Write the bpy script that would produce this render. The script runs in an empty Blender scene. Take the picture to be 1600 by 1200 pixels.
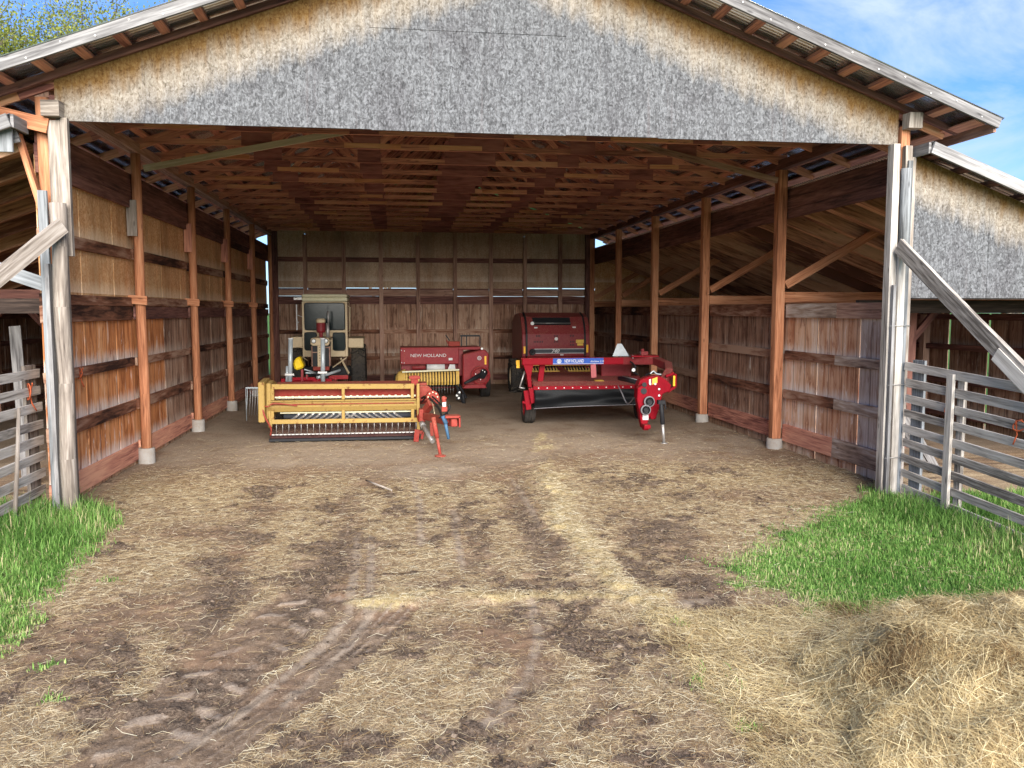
import bpy, math, random
import numpy as np
from mathutils import Vector, Matrix
random.seed(7); rng = np.random.default_rng(11)
C = bpy.context.scene.collection
R = math.radians
ORG = {}
V = Vector

# ------------------------------------------------------------------ materials
def nt_new(name):
    m = bpy.data.materials.new(name); m.use_nodes = True
    nt = m.node_tree; nt.nodes.clear()
    return m, nt
def nd(nt, t, ins=None, **kw):
    n = nt.nodes.new('ShaderNode' + t)
    for k, v in kw.items(): setattr(n, k, v)
    for k, v in (ins or {}).items():
        s = n.inputs[k]
        if isinstance(v, bpy.types.NodeSocket): nt.links.new(v, s)
        else: s.default_value = v
    return n
def mth(nt, op, a, b=0.0, clamp=False):
    n = nd(nt, 'Math', {0: a, 1: b}, operation=op); n.use_clamp = clamp
    return n.outputs[0]
def c4(c): return (c[0], c[1], c[2], 1)
def srgb(r, g, b):
    f = lambda u: ((u/255+.055)/1.055)**2.4 if u > 10 else u/255/12.92
    return (f(r), f(g), f(b))
def ramp(nt, fac, stops, interp='LINEAR'):
    n = nt.nodes.new('ShaderNodeValToRGB'); cr = n.color_ramp; cr.interpolation = interp
    while len(cr.elements) < len(stops): cr.elements.new(.5)
    for e, (p, c) in zip(cr.elements, stops):
        e.position = p; e.color = c4(c) if not isinstance(c, (int, float)) else (c, c, c, 1)
    nt.links.new(fac, n.inputs[0]); return n.outputs[0]
def mix(nt, fac, a, b, bt='MIX'):
    n = nt.nodes.new('ShaderNodeMix'); n.data_type = 'RGBA'; n.blend_type = bt
    for s, v in ((n.inputs[0], fac), (n.inputs[6], a), (n.inputs[7], b)):
        if isinstance(v, bpy.types.NodeSocket): nt.links.new(v, s)
        else: s.default_value = v if isinstance(v, (int, float)) else c4(v)
    return n.outputs[2]
def mapping(nt, vec, scale=(1, 1, 1), loc=(0, 0, 0), rot=(0, 0, 0)):
    return nd(nt, 'Mapping', {'Vector': vec, 'Scale': scale, 'Location': loc, 'Rotation': rot}).outputs[0]
def noise(nt, vec, scale=1, detail=3, rough=.55, dist=0):
    return nd(nt, 'TexNoise', {'Vector': vec, 'Scale': scale, 'Detail': detail, 'Roughness': rough, 'Distortion': dist}).outputs[0]
def finish(nt, col, rough=.8, metal=0, bump=None, bs=.3, bd=.01, **ex):
    if not metal: ex.setdefault('Specular IOR Level', .15)
    p = nd(nt, 'BsdfPrincipled')
    for k, v in (('Base Color', col), ('Roughness', rough), ('Metallic', metal)) + tuple(ex.items()):
        s = p.inputs[k]
        if isinstance(v, bpy.types.NodeSocket): nt.links.new(v, s)
        else: s.default_value = c4(v) if k == 'Base Color' else v
    if bump is not None:
        b = nd(nt, 'Bump', {'Strength': bs, 'Distance': bd, 'Height': bump})
        nt.links.new(b.outputs[0], p.inputs['Normal'])
    o = nd(nt, 'OutputMaterial'); nt.links.new(p.outputs[0], o.inputs[0])
    return p

def wood(name, dark, mid, light, gs=38, rough=.85, knots=True, streak=.5):
    """boards: the UV map runs along each board in metres, with its own offset"""
    m, nt = nt_new(name)
    uv = nd(nt, 'UVMap').outputs[0]
    g = noise(nt, mapping(nt, uv, (2.2, gs, 1)), 1, 4, .6, .4)
    tone = noise(nt, mapping(nt, uv, (.31, .31, 1)), 1, 1, .5)
    g2 = noise(nt, mapping(nt, uv, (.7, gs*.28, 1)), 1, 3, .6, .8)
    s = mth(nt, 'ADD', mth(nt, 'MULTIPLY', g, .55), mth(nt, 'MULTIPLY', g2, .45))
    s = mth(nt, 'ADD', s, mth(nt, 'MULTIPLY', mth(nt, 'SUBTRACT', tone, .5), streak))
    col = ramp(nt, s, [(.33, dark), (.5, mid), (.68, light)])
    if knots:
        vo = nd(nt, 'TexVoronoi', {'Vector': mapping(nt, uv, (2.2, 7, 1)), 'Scale': 1}).outputs['Distance']
        k = ramp(nt, vo, [(.05, 1.), (.13, 0.)])
        col = mix(nt, mth(nt, 'MULTIPLY', k, .6), col, tuple(c*.35 for c in dark))
    finish(nt, col, rough, 0, s, .5, .006)
    return m

def flakes(nt, vec, sx=60, sz=30):
    """oriented-strand flakes"""
    w = nd(nt, 'TexNoise', {'Vector': vec, 'Scale': 5.0, 'Detail': 2}).outputs['Color']
    v2 = nd(nt, 'VectorMath', {0: vec, 1: nd(nt, 'VectorMath', {0: w, 1: (.11, .11, .11)}, operation='MULTIPLY').outputs[0]}, operation='ADD').outputs[0]
    a = nd(nt, 'TexVoronoi', {'Vector': mapping(nt, v2, (sx, sx, sz)), 'Scale': 1, 'Randomness': 1}).outputs['Color']
    a = nd(nt, 'SeparateColor', {0: a}).outputs[0]
    b = nd(nt, 'TexVoronoi', {'Vector': mapping(nt, v2, (sx*.55, sx*.55, sz*1.3), (3, 1, 7)), 'Scale': 1}).outputs['Color']
    b = nd(nt, 'SeparateColor', {0: b}).outputs[1]
    n = noise(nt, mapping(nt, vec, (70, 70, 26)), 1, 3, .7, 1.5)
    vs_ = noise(nt, mapping(nt, vec, (34, 34, 3.2), (1, 5, 3)), 1, 4, .65, .4)
    n = mth(nt, 'ADD', mth(nt, 'MULTIPLY', n, .60), mth(nt, 'MULTIPLY', vs_, .40))
    s = mth(nt, 'ADD', mth(nt, 'MULTIPLY', a, .16), mth(nt, 'MULTIPLY', b, .12))
    return mth(nt, 'ADD', s, mth(nt, 'MULTIPLY', n, .72))

def osb(name, roof, lo, mid, hi, tlo, tmid, thi, edge=.36):
    """weathered strand board; the strip the overhang shelters kept its new-wood colour.
    roof = (apex z, slope, centre x) of the roof line in object space, None = all sheltered"""
    m, nt = nt_new(name)
    tc = nd(nt, 'TexCoord').outputs['Object']
    s = flakes(nt, tc)
    tan = ramp(nt, s, [(.28, tlo), (.5, tmid), (.72, thi)])
    big = noise(nt, mapping(nt, tc, (1.3, 1.3, .5)), 1, 4, .6)
    if roof is None:
        col = mix(nt, ramp(nt, big, [(.46, 0.), (.70, .7)]), tan, tuple(c*.45 for c in tmid))
        st = noise(nt, mapping(nt, tc, (9, 9, 1.2)), 1, 4, .6)
        col = mix(nt, ramp(nt, st, [(.5, 0.), (.75, .55)]), col, (tmid[0]*.62, tmid[1]*.42, tmid[2]*.3))
        rnd = nd(nt, 'ObjectInfo').outputs['Random']
        col = mix(nt, mth(nt, 'MULTIPLY', rnd, .6), col, (.75, .62, .55), 'MULTIPLY')
        zz = nd(nt, 'SeparateXYZ', {0: tc}).outputs[2]
        for zg in (2.80, 3.56):      # hay dust bleached just above the girts
            t = mth(nt, 'SUBTRACT', zz, zg)
            k = mth(nt, 'MULTIPLY', ramp(nt, mth(nt, 'ADD', t, mth(nt, 'MULTIPLY', st, .25)), [(.05, .7), (.33, 0.)]), mth(nt, 'GREATER_THAN', t, 0))
            col = mix(nt, k, col, (thi[0]*1.02, thi[1]*1.05, thi[2]*1.15))
    else:
        apex, slope, cx = roof
        p = nd(nt, 'SeparateXYZ', {0: tc})
        ax = mth(nt, 'ABSOLUTE', mth(nt, 'SUBTRACT', p.outputs[0], cx))
        d = mth(nt, 'SUBTRACT', mth(nt, 'SUBTRACT', apex, mth(nt, 'MULTIPLY', ax, slope)), p.outputs[2])
        drip = noise(nt, mapping(nt, tc, (5.5, 5.5, .9)), 1, 5, .65)
        d = mth(nt, 'ADD', d, mth(nt, 'MULTIPLY', mth(nt, 'SUBTRACT', drip, .5), .55))
        grey = ramp(nt, s, [(.30, lo), (.47, mid), (.68, hi)])
        patch = noise(nt, mapping(nt, tc, (2.4, 2.4, 1.1), (5, 2, 1)), 1, 4, .6)
        grey = mix(nt, ramp(nt, patch, [(.5, 0.), (.66, .5)]), grey, (.36, .285, .32), 'MULTIPLY')
        grey = mix(nt, .5, grey, ramp(nt, s, [(.32, lo), (.47, mid), (.66, hi)]))
        pale = ramp(nt, s, [(.30, (.09, .07, .05)), (.48, (.25, .21, .165)), (.68, (.37, .33, .28))])
        f1 = ramp(nt, mth(nt, 'DIVIDE', d, 2.0), [((edge-.2)/2, 0.), ((edge+.05)/2, 1.)])
        f2 = ramp(nt, mth(nt, 'DIVIDE', d, 2.0), [((edge+.08)/2, 0.), ((edge+.42)/2, 1.)])
        col = mix(nt, f1, tan, pale); col = mix(nt, f2, col, grey)
        run = noise(nt, mapping(nt, tc, (14, 14, .5), (2, 2, 2)), 1, 3, .6)
        col = mix(nt, ramp(nt, run, [(.62, 0.), (.75, .4)]), col, (.12, .10, .10))
    finish(nt, col, .9, 0, s, .5, .004)
    return m

def ply(name, dark, mid, light, bleach, amt=1.0, zgs=(1.80, 1.13, .42)):
    """grooved sheet siding seen from inside: streaks run down, dust bleached above each girt"""
    m, nt = nt_new(name)
    tc = nd(nt, 'TexCoord').outputs['Object']
    s = noise(nt, mapping(nt, tc, (30, 30, .9)), 1, 5, .65, .3)
    t1 = noise(nt, mapping(nt, tc, (4.2, 4.2, .35)), 1, 3, .6)
    big = noise(nt, mapping(nt, tc, (.8, .8, .9), (4, 9, 2)), 1, 3, .6)
    v = mth(nt, 'ADD', mth(nt, 'MULTIPLY', s, .6), mth(nt, 'MULTIPLY', t1, .4))
    v = mth(nt, 'ADD', v, mth(nt, 'MULTIPLY', mth(nt, 'SUBTRACT', big, .5), .45))
    col = ramp(nt, v, [(.34, dark), (.5, mid), (.7, light)])
    p = nd(nt, 'SeparateXYZ', {0: tc})
    jag = noise(nt, mapping(nt, tc, (26, 26, 1.3)), 1, 3, .6)
    for zg in zgs:
        t = mth(nt, 'SUBTRACT', p.outputs[2], zg)
        k = mth(nt, 'MULTIPLY', ramp(nt, mth(nt, 'ADD', t, mth(nt, 'MULTIPLY', jag, .34)), [(.16, amt), (.34, 0.)]), mth(nt, 'GREATER_THAN', t, -.02))
        col = mix(nt, k, col, bleach)
    # pale foot at the ground
    col = mix(nt, ramp(nt, mth(nt, 'ADD', p.outputs[2], mth(nt, 'MULTIPLY', jag, .2)), [(.12, .8*amt), (.34, 0.)]), col, (bleach[0]*.8, bleach[1]*.68, bleach[2]*.5))
    rnd = nd(nt, 'ObjectInfo').outputs['Random']
    col = mix(nt, mth(nt, 'MULTIPLY', rnd, .5), col, (.62, .46, .40), 'MULTIPLY')
    stn = noise(nt, mapping(nt, tc, (7, 7, 1.6), (8, 1, 3)), 1, 5, .7, .8)
    col = mix(nt, ramp(nt, stn, [(.52, 0.), (.64, .72)]), col, (dark[0]*.75, dark[1]*.6, dark[2]*.6))
    col = mix(nt, ramp(nt, stn, [(.30, .6), (.42, 0.)]), col, bleach)
    gx = nd(nt, 'TexWave', {'Vector': mapping(nt, tc, (1, 1, 0)), 'Scale': 1.55, 'Distortion': 0}, wave_type='BANDS', bands_direction='DIAGONAL').outputs[0]
    col = mix(nt, ramp(nt, gx, [(0, .55), (.02, 0.)]), col, tuple(c*.3 for c in dark))
    finish(nt, col, .85, 0, v, .4, .006)
    return m

def paint(name, col, rough=.4, dust=.35, dcol=(.32, .24, .16), rust=0, metal=0, spec=.12):
    m, nt = nt_new(name)
    tc = nd(nt, 'TexCoord').outputs['Object']
    n = noise(nt, tc, 3.2, 5, .65)
    n2 = noise(nt, tc, 17, 4, .65)
    v = mth(nt, 'ADD', mth(nt, 'MULTIPLY', n, .6), mth(nt, 'MULTIPLY', n2, .4))
    up = nd(nt, 'SeparateXYZ', {0: nd(nt, 'NewGeometry').outputs['Normal']}).outputs[2]
    f = mth(nt, 'MULTIPLY', ramp(nt, v, [(.38, 0.), (.72, 1.)]), dust)
    f = mth(nt, 'ADD', f, mth(nt, 'MULTIPLY', mth(nt, 'MAXIMUM', up, 0), dust*.45))
    c = mix(nt, ramp(nt, n2, [(.35, .25), (.6, 0.)]), col, tuple(x*.55 for x in col))
    c = mix(nt, f, c, dcol)
    ch = noise(nt, tc, 70, 2, .6)
    c = mix(nt, mth(nt, 'MULTIPLY', ramp(nt, ch, [(.58, 0.), (.66, 1.)]), mth(nt, 'ADD', mth(nt, 'MULTIPLY', mth(nt, 'MAXIMUM', up, 0), .8), dust*.45, True)), c, (.36, .28, .16))
    if rust: c = mix(nt, ramp(nt, noise(nt, tc, 9, 5, .7), [(.60-rust*.1, 0.), (.68-rust*.08, .8)]), c, (.12, .035, .015))
    r = mth(nt, 'ADD', rough, mth(nt, 'MULTIPLY', f, .6), True)
    finish(nt, c, r, metal, n2, .12, .003, **{'Specular IOR Level': spec})
    return m
def plain(name, col, rough=.6, metal=0, **ex):
    m, nt = nt_new(name)
    tc = nd(nt, 'TexCoord').outputs['Object']
    n = noise(nt, tc, 14, 4, .6)
    c = mix(nt, ramp(nt, n, [(.35, .35), (.6, 0.)]), col, tuple(x*.6 for x in col))
    finish(nt, c, rough, metal, n, .1, .003, **ex)
    return m

M = {}
M['grey'] = wood('weathered_grey_wood', (.06, .055, .054), (.19, .18, .175), (.36, .345, .335), 34)
M['fence'] = wood('weathered_fence_wood', (.14, .118, .10), (.48, .43, .375), (.70, .65, .585), 34)
M['grey_tan'] = wood('weathered_tan_wood', (.075, .058, .048), (.25, .208, .172), (.46, .405, .355), 30)
M['grey_blue'] = wood('weathered_bluish_wood', (.08, .082, .084), (.21, .217, .222), (.34, .35, .36), 40)
M['orange'] = wood('sheltered_orange_wood', (.20, .075, .038), (.48, .20, .10), (.64, .33, .185), 36)
M['red'] = wood('dark_red_wood', (.20, .075, .06), (.55, .24, .165), (.74, .39, .25), 36, streak=.6)
M['gusset'] = wood('maroon_plywood', (.13, .045, .045), (.30, .115, .10), (.42, .18, .15), 14, knots=False, streak=.3)
M['tail'] = wood('rafter_orange_wood', (.34, .13, .06), (.62, .285, .15), (.72, .40, .23), 36)
M['dark'] = wood('dark_stained_wood', (.05, .026, .024), (.15, .068, .056), (.28, .135, .105), 34)
M['deep'] = wood('near_black_old_wood', (.012, .009, .008), (.035, .024, .02), (.075, .052, .042), 34)
M['girt'] = wood('mottled_girt_wood', (.035, .016, .012), (.20, .085, .05), (.42, .27, .19), 16, streak=.9)
M['girt_pale'] = wood('bleached_girt_wood', (.10, .06, .045), (.36, .26, .20), (.62, .55, .49), 20)
M['brown'] = wood('brown_stud_wood', (.16, .085, .062), (.35, .205, .15), (.5, .33, .25), 36)
M['pale_lath'] = wood('pale_lath_wood', (.22, .18, .12), (.42, .36, .25), (.55, .48, .36), 36)
M['roofboard'] = wood('brown_roof_board', (.16, .07, .05), (.50, .26, .165), (.72, .43, .28), 26, streak=1.2)
M['osb_in'] = osb('sheltered_strand_board', None, 0, 0, 0, (.40, .14, .045), (.78, .455, .215), (.92, .73, .48))
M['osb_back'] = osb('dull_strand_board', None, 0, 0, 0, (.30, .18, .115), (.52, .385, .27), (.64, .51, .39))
TANS = ((.085, .033, .008), (.205, .110, .036), (.30, .185, .080))
GREY = ((.030, .030, .031), (.090, .0905, .094), (.20, .204, .212))
M['osb_gable'] = osb('weathered_strand_board', (7.24, .37, .0), *GREY, *TANS)
M['osb_side'] = osb('weathered_strand_board_low', (4.62, .37, 0.0), *GREY, *TANS, edge=.26)
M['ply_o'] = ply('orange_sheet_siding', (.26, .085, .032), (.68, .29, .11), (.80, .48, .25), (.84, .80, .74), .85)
M['ply_d'] = ply('brown_sheet_siding', (.12, .062, .042), (.36, .215, .145), (.54, .375, .27), (.62, .53, .44), .55)
M['ply_w'] = ply('bleached_sheet_siding', (.30, .20, .15), (.62, .54, .48), (.80, .76, .72), (.80, .79, .77), .8)
M['ply_p'] = ply('half_bleached_sheet_siding', (.34, .12, .055), (.70, .43, .27), (.86, .72, .60), (.84, .80, .75), .9)
M['concrete'] = None
M['metal'] = None
m, nt = nt_new('galvanised_sheet')
tc = nd(nt, 'TexCoord').outputs['Object']
n = noise(nt, mapping(nt, tc, (1.5, 1.5, 1.5)), 1, 4, .6)
finish(nt, ramp(nt, n, [(.3, (.62, .63, .64)), (.7, (.80, .82, .84))]), .24, .9)
M['metal'] = m
M['concrete'] = paint('white_pier', (.44, .42, .39), .9, .75, (.22, .16, .11))
M['steel'] = plain('bare_steel', (.42, .40, .38), .45, .6)
M['silver'] = plain('silver_tube', (.40, .44, .455), .4, .2)
M['rubber'] = paint('tyre_rubber', (.022, .021, .021), .8, .30, (.14, .11, .085), spec=.2)
M['black'] = plain('black_steel', (.02, .02, .022), .5)
M['vinyl'] = plain('black_vinyl', (.006, .0065, .0075), .5, **{'Specular IOR Level': .12})
M['nh_red'] = paint('bright_red_paint', (.22, .003, .011), .5, .05, (.18, .07, .05), spec=.06)
M['red_deck'] = paint('dusty_red_deck', (.20, .016, .022), .38, .4, (.24, .12, .10))
M['baler_red'] = paint('baler_red_paint', (.24, .014, .022), .42, .13)
M['maroon'] = paint('dark_red_paint', (.20, .016, .024), .36, .14)
M['pan'] = paint('grimy_dark_pan', (.05, .018, .018), .6, .3, (.12, .08, .06))
M['old_red'] = paint('faded_red_paint', (.27, .028, .022), .55, .2, rust=.2)
M['yellow'] = paint('straw_yellow_paint', (.36, .235, .068), .55, .35, (.24, .155, .07), rust=.12)
M['pick_yellow'] = paint('pickup_yellow_paint', (.66, .41, .09), .5, .25)
M['cream'] = paint('cream_paint', (.60, .47, .30), .5, .2, (.42, .33, .22))
M['cream_l'] = paint('pale_cream_paint', (.70, .66, .46), .5, .15, (.5, .42, .28))
M['bright_yellow'] = plain('bright_yellow_plastic', (.75, .50, .015), .5)
M['amber'] = plain('amber_reflector', (.95, .50, .04), .3)
M['glass'] = plain('dark_cab_glass', (.012, .019, .02), .12, **{'Specular IOR Level': .12})
M['lamp'] = plain('clear_lamp_lens', (.75, .75, .72), .15)
M['blue'] = plain('blue_decal', (.015, .07, .33), .4, **{'Specular IOR Level': .15})
M['bluesteel'] = plain('blue_jack_paint', (.06, .13, .22), .5)
M['white'] = plain('white_decal', (.58, .58, .57), .55)
M['band'] = plain('dark_grey_decal', (.05, .055, .065), .4)
M['dec_yellow'] = plain('yellow_decal', (.70, .45, .08), .5)
M['pink'] = plain('pale_red_paint', (.38, .10, .105), .5)
M['twine'] = plain('orange_twine', (.46, .10, .04), .8)
M['pipe'] = plain('grey_hose', (.20, .19, .20), .5)
M['bark'] = wood('tree_bark', (.05, .04, .03), (.13, .105, .08), (.22, .18, .14), 20, knots=False)

def attr_mat(name, stops, rough=.8, trans=0, at='tone'):
    m, nt = nt_new(name)
    a = nd(nt, 'Attribute', attribute_name=at).outputs['Fac']
    col = ramp(nt, a, stops)
    p = finish(nt, col, rough)
    if trans:
        t = nd(nt, 'BsdfTranslucent', {'Color': col})
        mx = nd(nt, 'MixShader', {0: trans}); o = [x for x in nt.nodes if x.type == 'OUTPUT_MATERIAL'][0]
        nt.links.new(p.outputs[0], mx.inputs[1]); nt.links.new(t.outputs[0], mx.inputs[2]); nt.links.new(mx.outputs[0], o.inputs[0])
    return m
M['grass'] = attr_mat('grass_blades', [(0, (.05, .12, .02)), (.4, (.125, .255, .05)), (.72, (.23, .385, .095)), (.86, (.38, .42, .16)), (1, (.58, .50, .28))], .6, .25)
M['straw'] = attr_mat('straw_stalks', [(0, (.13, .072, .036)), (.3, (.35, .24, .118)), (.65, (.585, .475, .295)), (1, (.84, .77, .56))], .6, .15)
M['hay'] = attr_mat('hay_stalks', [(0, (.15, .085, .036)), (.3, (.42, .30, .145)), (.65, (.66, .53, .28)), (1, (.86, .76, .49))], .6, .15)
M['leaf'] = attr_mat('spring_leaves', [(0, (.10, .12, .02)), (.5, (.22, .25, .05)), (1, (.38, .38, .10))], .6, .35)

# ------------------------------------------------------------------ mesh helpers
class MB:
    def __init__(s): s.v = []; s.f = []; s.uv = []; s.sm = []
    def quad(s, pts, uvs, smooth=False):
        b = len(s.v); s.v += [tuple(p) for p in pts]
        s.f.append(tuple(range(b, b+len(pts)))); s.uv += uvs; s.sm.append(smooth)
    def add(s, verts, faces, smooth=False, uvs=None):
        b = len(s.v); s.v += [tuple(p) for p in verts]
        for i, f in enumerate(faces):
            s.f.append(tuple(b+k for k in f)); s.sm.append(smooth)
            s.uv += uvs[i] if uvs else [(verts[k][0]+verts[k][1]*.3, verts[k][2]) for k in f]
    def beam(s, p, q, w, h, up=(0, 0, 1), jit=0, off=None):
        """board from p to q: w across, h along 'up'; UV runs along it"""
        p, q = V(p), V(q); d = (q-p); L = d.length; d.normalize()
        u = V(up); sd = d.cross(u)
        if sd.length < 1e-4: sd = d.cross(V((1, 0, 0)))
        sd.normalize(); u = sd.cross(d).normalized()
        ou, ov = off if off else (random.uniform(0, 400), random.uniform(0, 400))
        j = lambda: random.uniform(-jit, jit)
        c = []
        for e in (p, q):
            for a, b in ((-1, -1), (1, -1), (1, 1), (-1, 1)):
                c.append(e + sd*(a*w/2+j()) + u*(b*h/2+j()))
        b = len(s.v); s.v += [tuple(x) for x in c]
        cr = [0, w, w+h, 2*w+h, 2*w+2*h]
        for i in range(4):
            k = (i+1) % 4
            s.f.append((b+i, b+k, b+4+k, b+4+i)); s.sm.append(False)
            s.uv += [(ou, ov+cr[i]), (ou, ov+cr[i+1]), (ou+L, ov+cr[i+1]), (ou+L, ov+cr[i])]
        for f in ((b+3, b+2, b+1, b), (b+4, b+5, b+6, b+7)):
            s.f.append(f); s.sm.append(False)
            s.uv += [(ou, ov), (ou+.02, ov), (ou+.02, ov+h), (ou, ov+h)]
        return s
    def box(s, x0, x1, y0, y1, z0, z1, jit=0):
        dx, dy, dz = x1-x0, y1-y0, z1-z0
        cx, cy, cz = (x0+x1)/2, (y0+y1)/2, (z0+z1)/2
        if dz >= dx and dz >= dy: s.beam((cx, cy, z0), (cx, cy, z1), dx, dy, (0, 1, 0), jit)
        elif dx >= dy: s.beam((x0, cy, cz), (x1, cy, cz), dy, dz, (0, 0, 1), jit)
        else: s.beam((cx, y0, cz), (cx, y1, cz), dx, dz, (0, 0, 1), jit)
        return s
    def cyl(s, p, q, r0, r1=None, n=12, caps=True, smooth=True):
        return s.tube([p, q], [r0, r0 if r1 is None else r1], n, caps, smooth)
    def tube(s, pts, r, n=8, caps=True, smooth=True):
        pts = [V(p) for p in pts]; k = len(pts)
        rs = r if isinstance(r, (list, tuple)) else [r]*k
        ou = random.uniform(0, 300); b = len(s.v); L = 0; Ls = []
        t0 = (pts[1]-pts[0]).normalized()
        nx = t0.orthogonal().normalized()
        for i in range(k):
            t = (pts[min(i+1, k-1)]-pts[max(i-1, 0)]).normalized()
            nx = (nx - t*nx.dot(t)).normalized(); ny = t.cross(nx)
            if i: L += (pts[i]-pts[i-1]).length
            Ls.append(L)
            for a in range(n):
                an = 2*math.pi*a/n
                s.v.append(tuple(pts[i]+(nx*math.cos(an)+ny*math.sin(an))*rs[i]))
        for i in range(k-1):
            for a in range(n):
                c = (a+1) % n
                s.f.append((b+i*n+a, b+i*n+c, b+(i+1)*n+c, b+(i+1)*n+a)); s.sm.append(smooth)
                w = 6.28*rs[i]/n
                s.uv += [(ou+Ls[i], a*w), (ou+Ls[i], (a+1)*w), (ou+Ls[i+1], (a+1)*w), (ou+Ls[i+1], a*w)]
        if caps:
            for f in (tuple(b+a for a in range(n))[::-1], tuple(b+(k-1)*n+a for a in range(n))):
                s.f.append(f); s.sm.append(False); s.uv += [(ou+.01*a, 0) for a in range(n)]
        return s
    def lathe(s, o, axis, prof, n=24, smooth=True):
        """prof: (radius, distance along axis) list"""
        o = V(o); ax = V(axis).normalized()
        for (r0, h0), (r1, h1) in zip(prof, prof[1:]):
            s.ring(o, ax, r0, h0, r1, h1, n, smooth)
        return s
    def ring(s, o, ax, r0, h0, r1, h1, n, smooth):
        nx = ax.orthogonal().normalized(); ny = ax.cross(nx); b = len(s.v)
        for r, h in ((r0, h0), (r1, h1)):
            for a in range(n):
                an = 2*math.pi*a/n; s.v.append(tuple(o+ax*h+(nx*math.cos(an)+ny*math.sin(an))*max(r, 1e-4)))
        for a in range(n):
            c = (a+1) % n
            s.f.append((b+a, b+c, b+n+c, b+n+a)); s.sm.append(smooth)
            s.uv += [(a*.1, 0), (a*.1+.1, 0), (a*.1+.1, .1), (a*.1, .1)]
    def prism(s, poly, ax, a0, a1):
        """extrude a 2-D polygon along axis ax ('x': poly is (y,z); 'y': (x,z); 'z': (x,y))"""
        def P(p, a): return {'x': (a, p[0], p[1]), 'y': (p[0], a, p[1]), 'z': (p[0], p[1], a)}[ax]
        n = len(poly)
        vs = [P(p, a0) for p in poly]+[P(p, a1) for p in poly]
        fs = [tuple(range(n))[::-1], tuple(range(n, 2*n))]+[(i, (i+1) % n, n+(i+1) % n, n+i) for i in range(n)]
        s.add(vs, fs); return s
    def build(s, name, mat, parent=None, bevel=0, label=None, seg=1):
        me = bpy.data.meshes.new(name)
        o3 = ORG.get(parent.name, V((0, 0, 0))) if parent else V((0, 0, 0))
        me.from_pydata([(v[0]-o3[0], v[1]-o3[1], v[2]-o3[2]) for v in s.v], [], s.f)
        uvl = me.uv_layers.new(name='UVMap')
        uvl.data.foreach_set('uv', np.array(s.uv, dtype=np.float32).ravel())
        me.polygons.foreach_set('use_smooth', s.sm)
        bm = __import__('bmesh').new(); bm.from_mesh(me)
        __import__('bmesh').ops.recalc_face_normals(bm, faces=bm.faces); bm.to_mesh(me); bm.free()
        me.materials.append(M[mat] if isinstance(mat, str) else mat)
        o = bpy.data.objects.new(name, me); C.objects.link(o)
        if parent: o.parent = parent
        ORG[o.name] = o3
        if bevel:
            b = o.modifiers.new('bevel', 'BEVEL'); b.width = bevel; b.segments = seg; b.limit_method = 'ANGLE'; b.angle_limit = R(40)
        if label: o['label'] = label
        return o

def thing(name, label, cat, loc, group=None):
    o = bpy.data.objects.new(name, None); C.objects.link(o); o.location = loc
    o.empty_display_size = .2
    o['label'] = label; o['category'] = cat
    if group: o['group'] = group
    ORG[o.name] = V(loc); return o
def tag(o, label, cat, group=None, kind=None):
    if kind: o['kind'] = kind
    if label: o['label'] = label
    if cat: o['category'] = cat
    if group: o['group'] = group
    return o
def fast(name, verts, faces, mat, attrs=None, parent=None, smooth=False):
    """numpy mesh: faces is an (n,3) or (n,4) array; attrs: per-vertex floats"""
    me = bpy.data.meshes.new(name); k = faces.shape[1]
    if parent: verts = verts-np.array(ORG[parent.name])
    me.vertices.add(len(verts)); me.vertices.foreach_set('co', verts.astype(np.float32).ravel())
    me.loops.add(faces.size); me.loops.foreach_set('vertex_index', faces.astype(np.int32).ravel())
    me.polygons.add(len(faces)); me.polygons.foreach_set('loop_start', np.arange(0, faces.size, k, dtype=np.int32))
    me.polygons.foreach_set('loop_total', np.full(len(faces), k, dtype=np.int32))
    me.polygons.foreach_set('use_smooth', np.full(len(faces), smooth))
    for nme, a in (attrs or {}).items():
        at = me.attributes.new(nme, 'FLOAT', 'POINT'); at.data.foreach_set('value', a.astype(np.float32))
    me.update(); me.validate()
    me.materials.append(M[mat] if isinstance(mat, str) else mat)
    o = bpy.data.objects.new(name, me); C.objects.link(o)
    if parent: o.parent = parent
    return o
def text(body, name, mat, parent, center, size, width=None, normal=(0, -1, 0), shear=0, up=(0, 0, 1), thick=.003, bold=.0):
    cu = bpy.data.curves.new(name, 'FONT'); cu.body = body; cu.size = size; cu.align_x = 'CENTER'; cu.align_y = 'CENTER'
    cu.extrude = thick; cu.shear = shear; cu.offset = bold
    t = bpy.data.objects.new(name, cu); C.objects.link(t)
    dg = bpy.context.evaluated_depsgraph_get(); dg.update()
    me = bpy.data.meshes.new_from_object(t.evaluated_get(dg)); bpy.data.objects.remove(t)
    xs = [v.co.x for v in me.vertices]; sx = width/(max(xs)-min(xs)) if width else 1
    n = V(normal).normalized(); u = V(up); r = u.cross(n).normalized(); u = n.cross(r)
    c = V(center)-ORG[parent.name]; mx = (max(xs)+min(xs))/2
    for v in me.vertices: v.co = c + r*(v.co.x-mx)*sx + u*v.co.y + n*v.co.z
    me.materials.clear(); me.materials.append(M[mat])
    o = bpy.data.objects.new(name, me); C.objects.link(o); o.parent = parent
    ORG[o.name] = ORG[parent.name]
    return o

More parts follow.
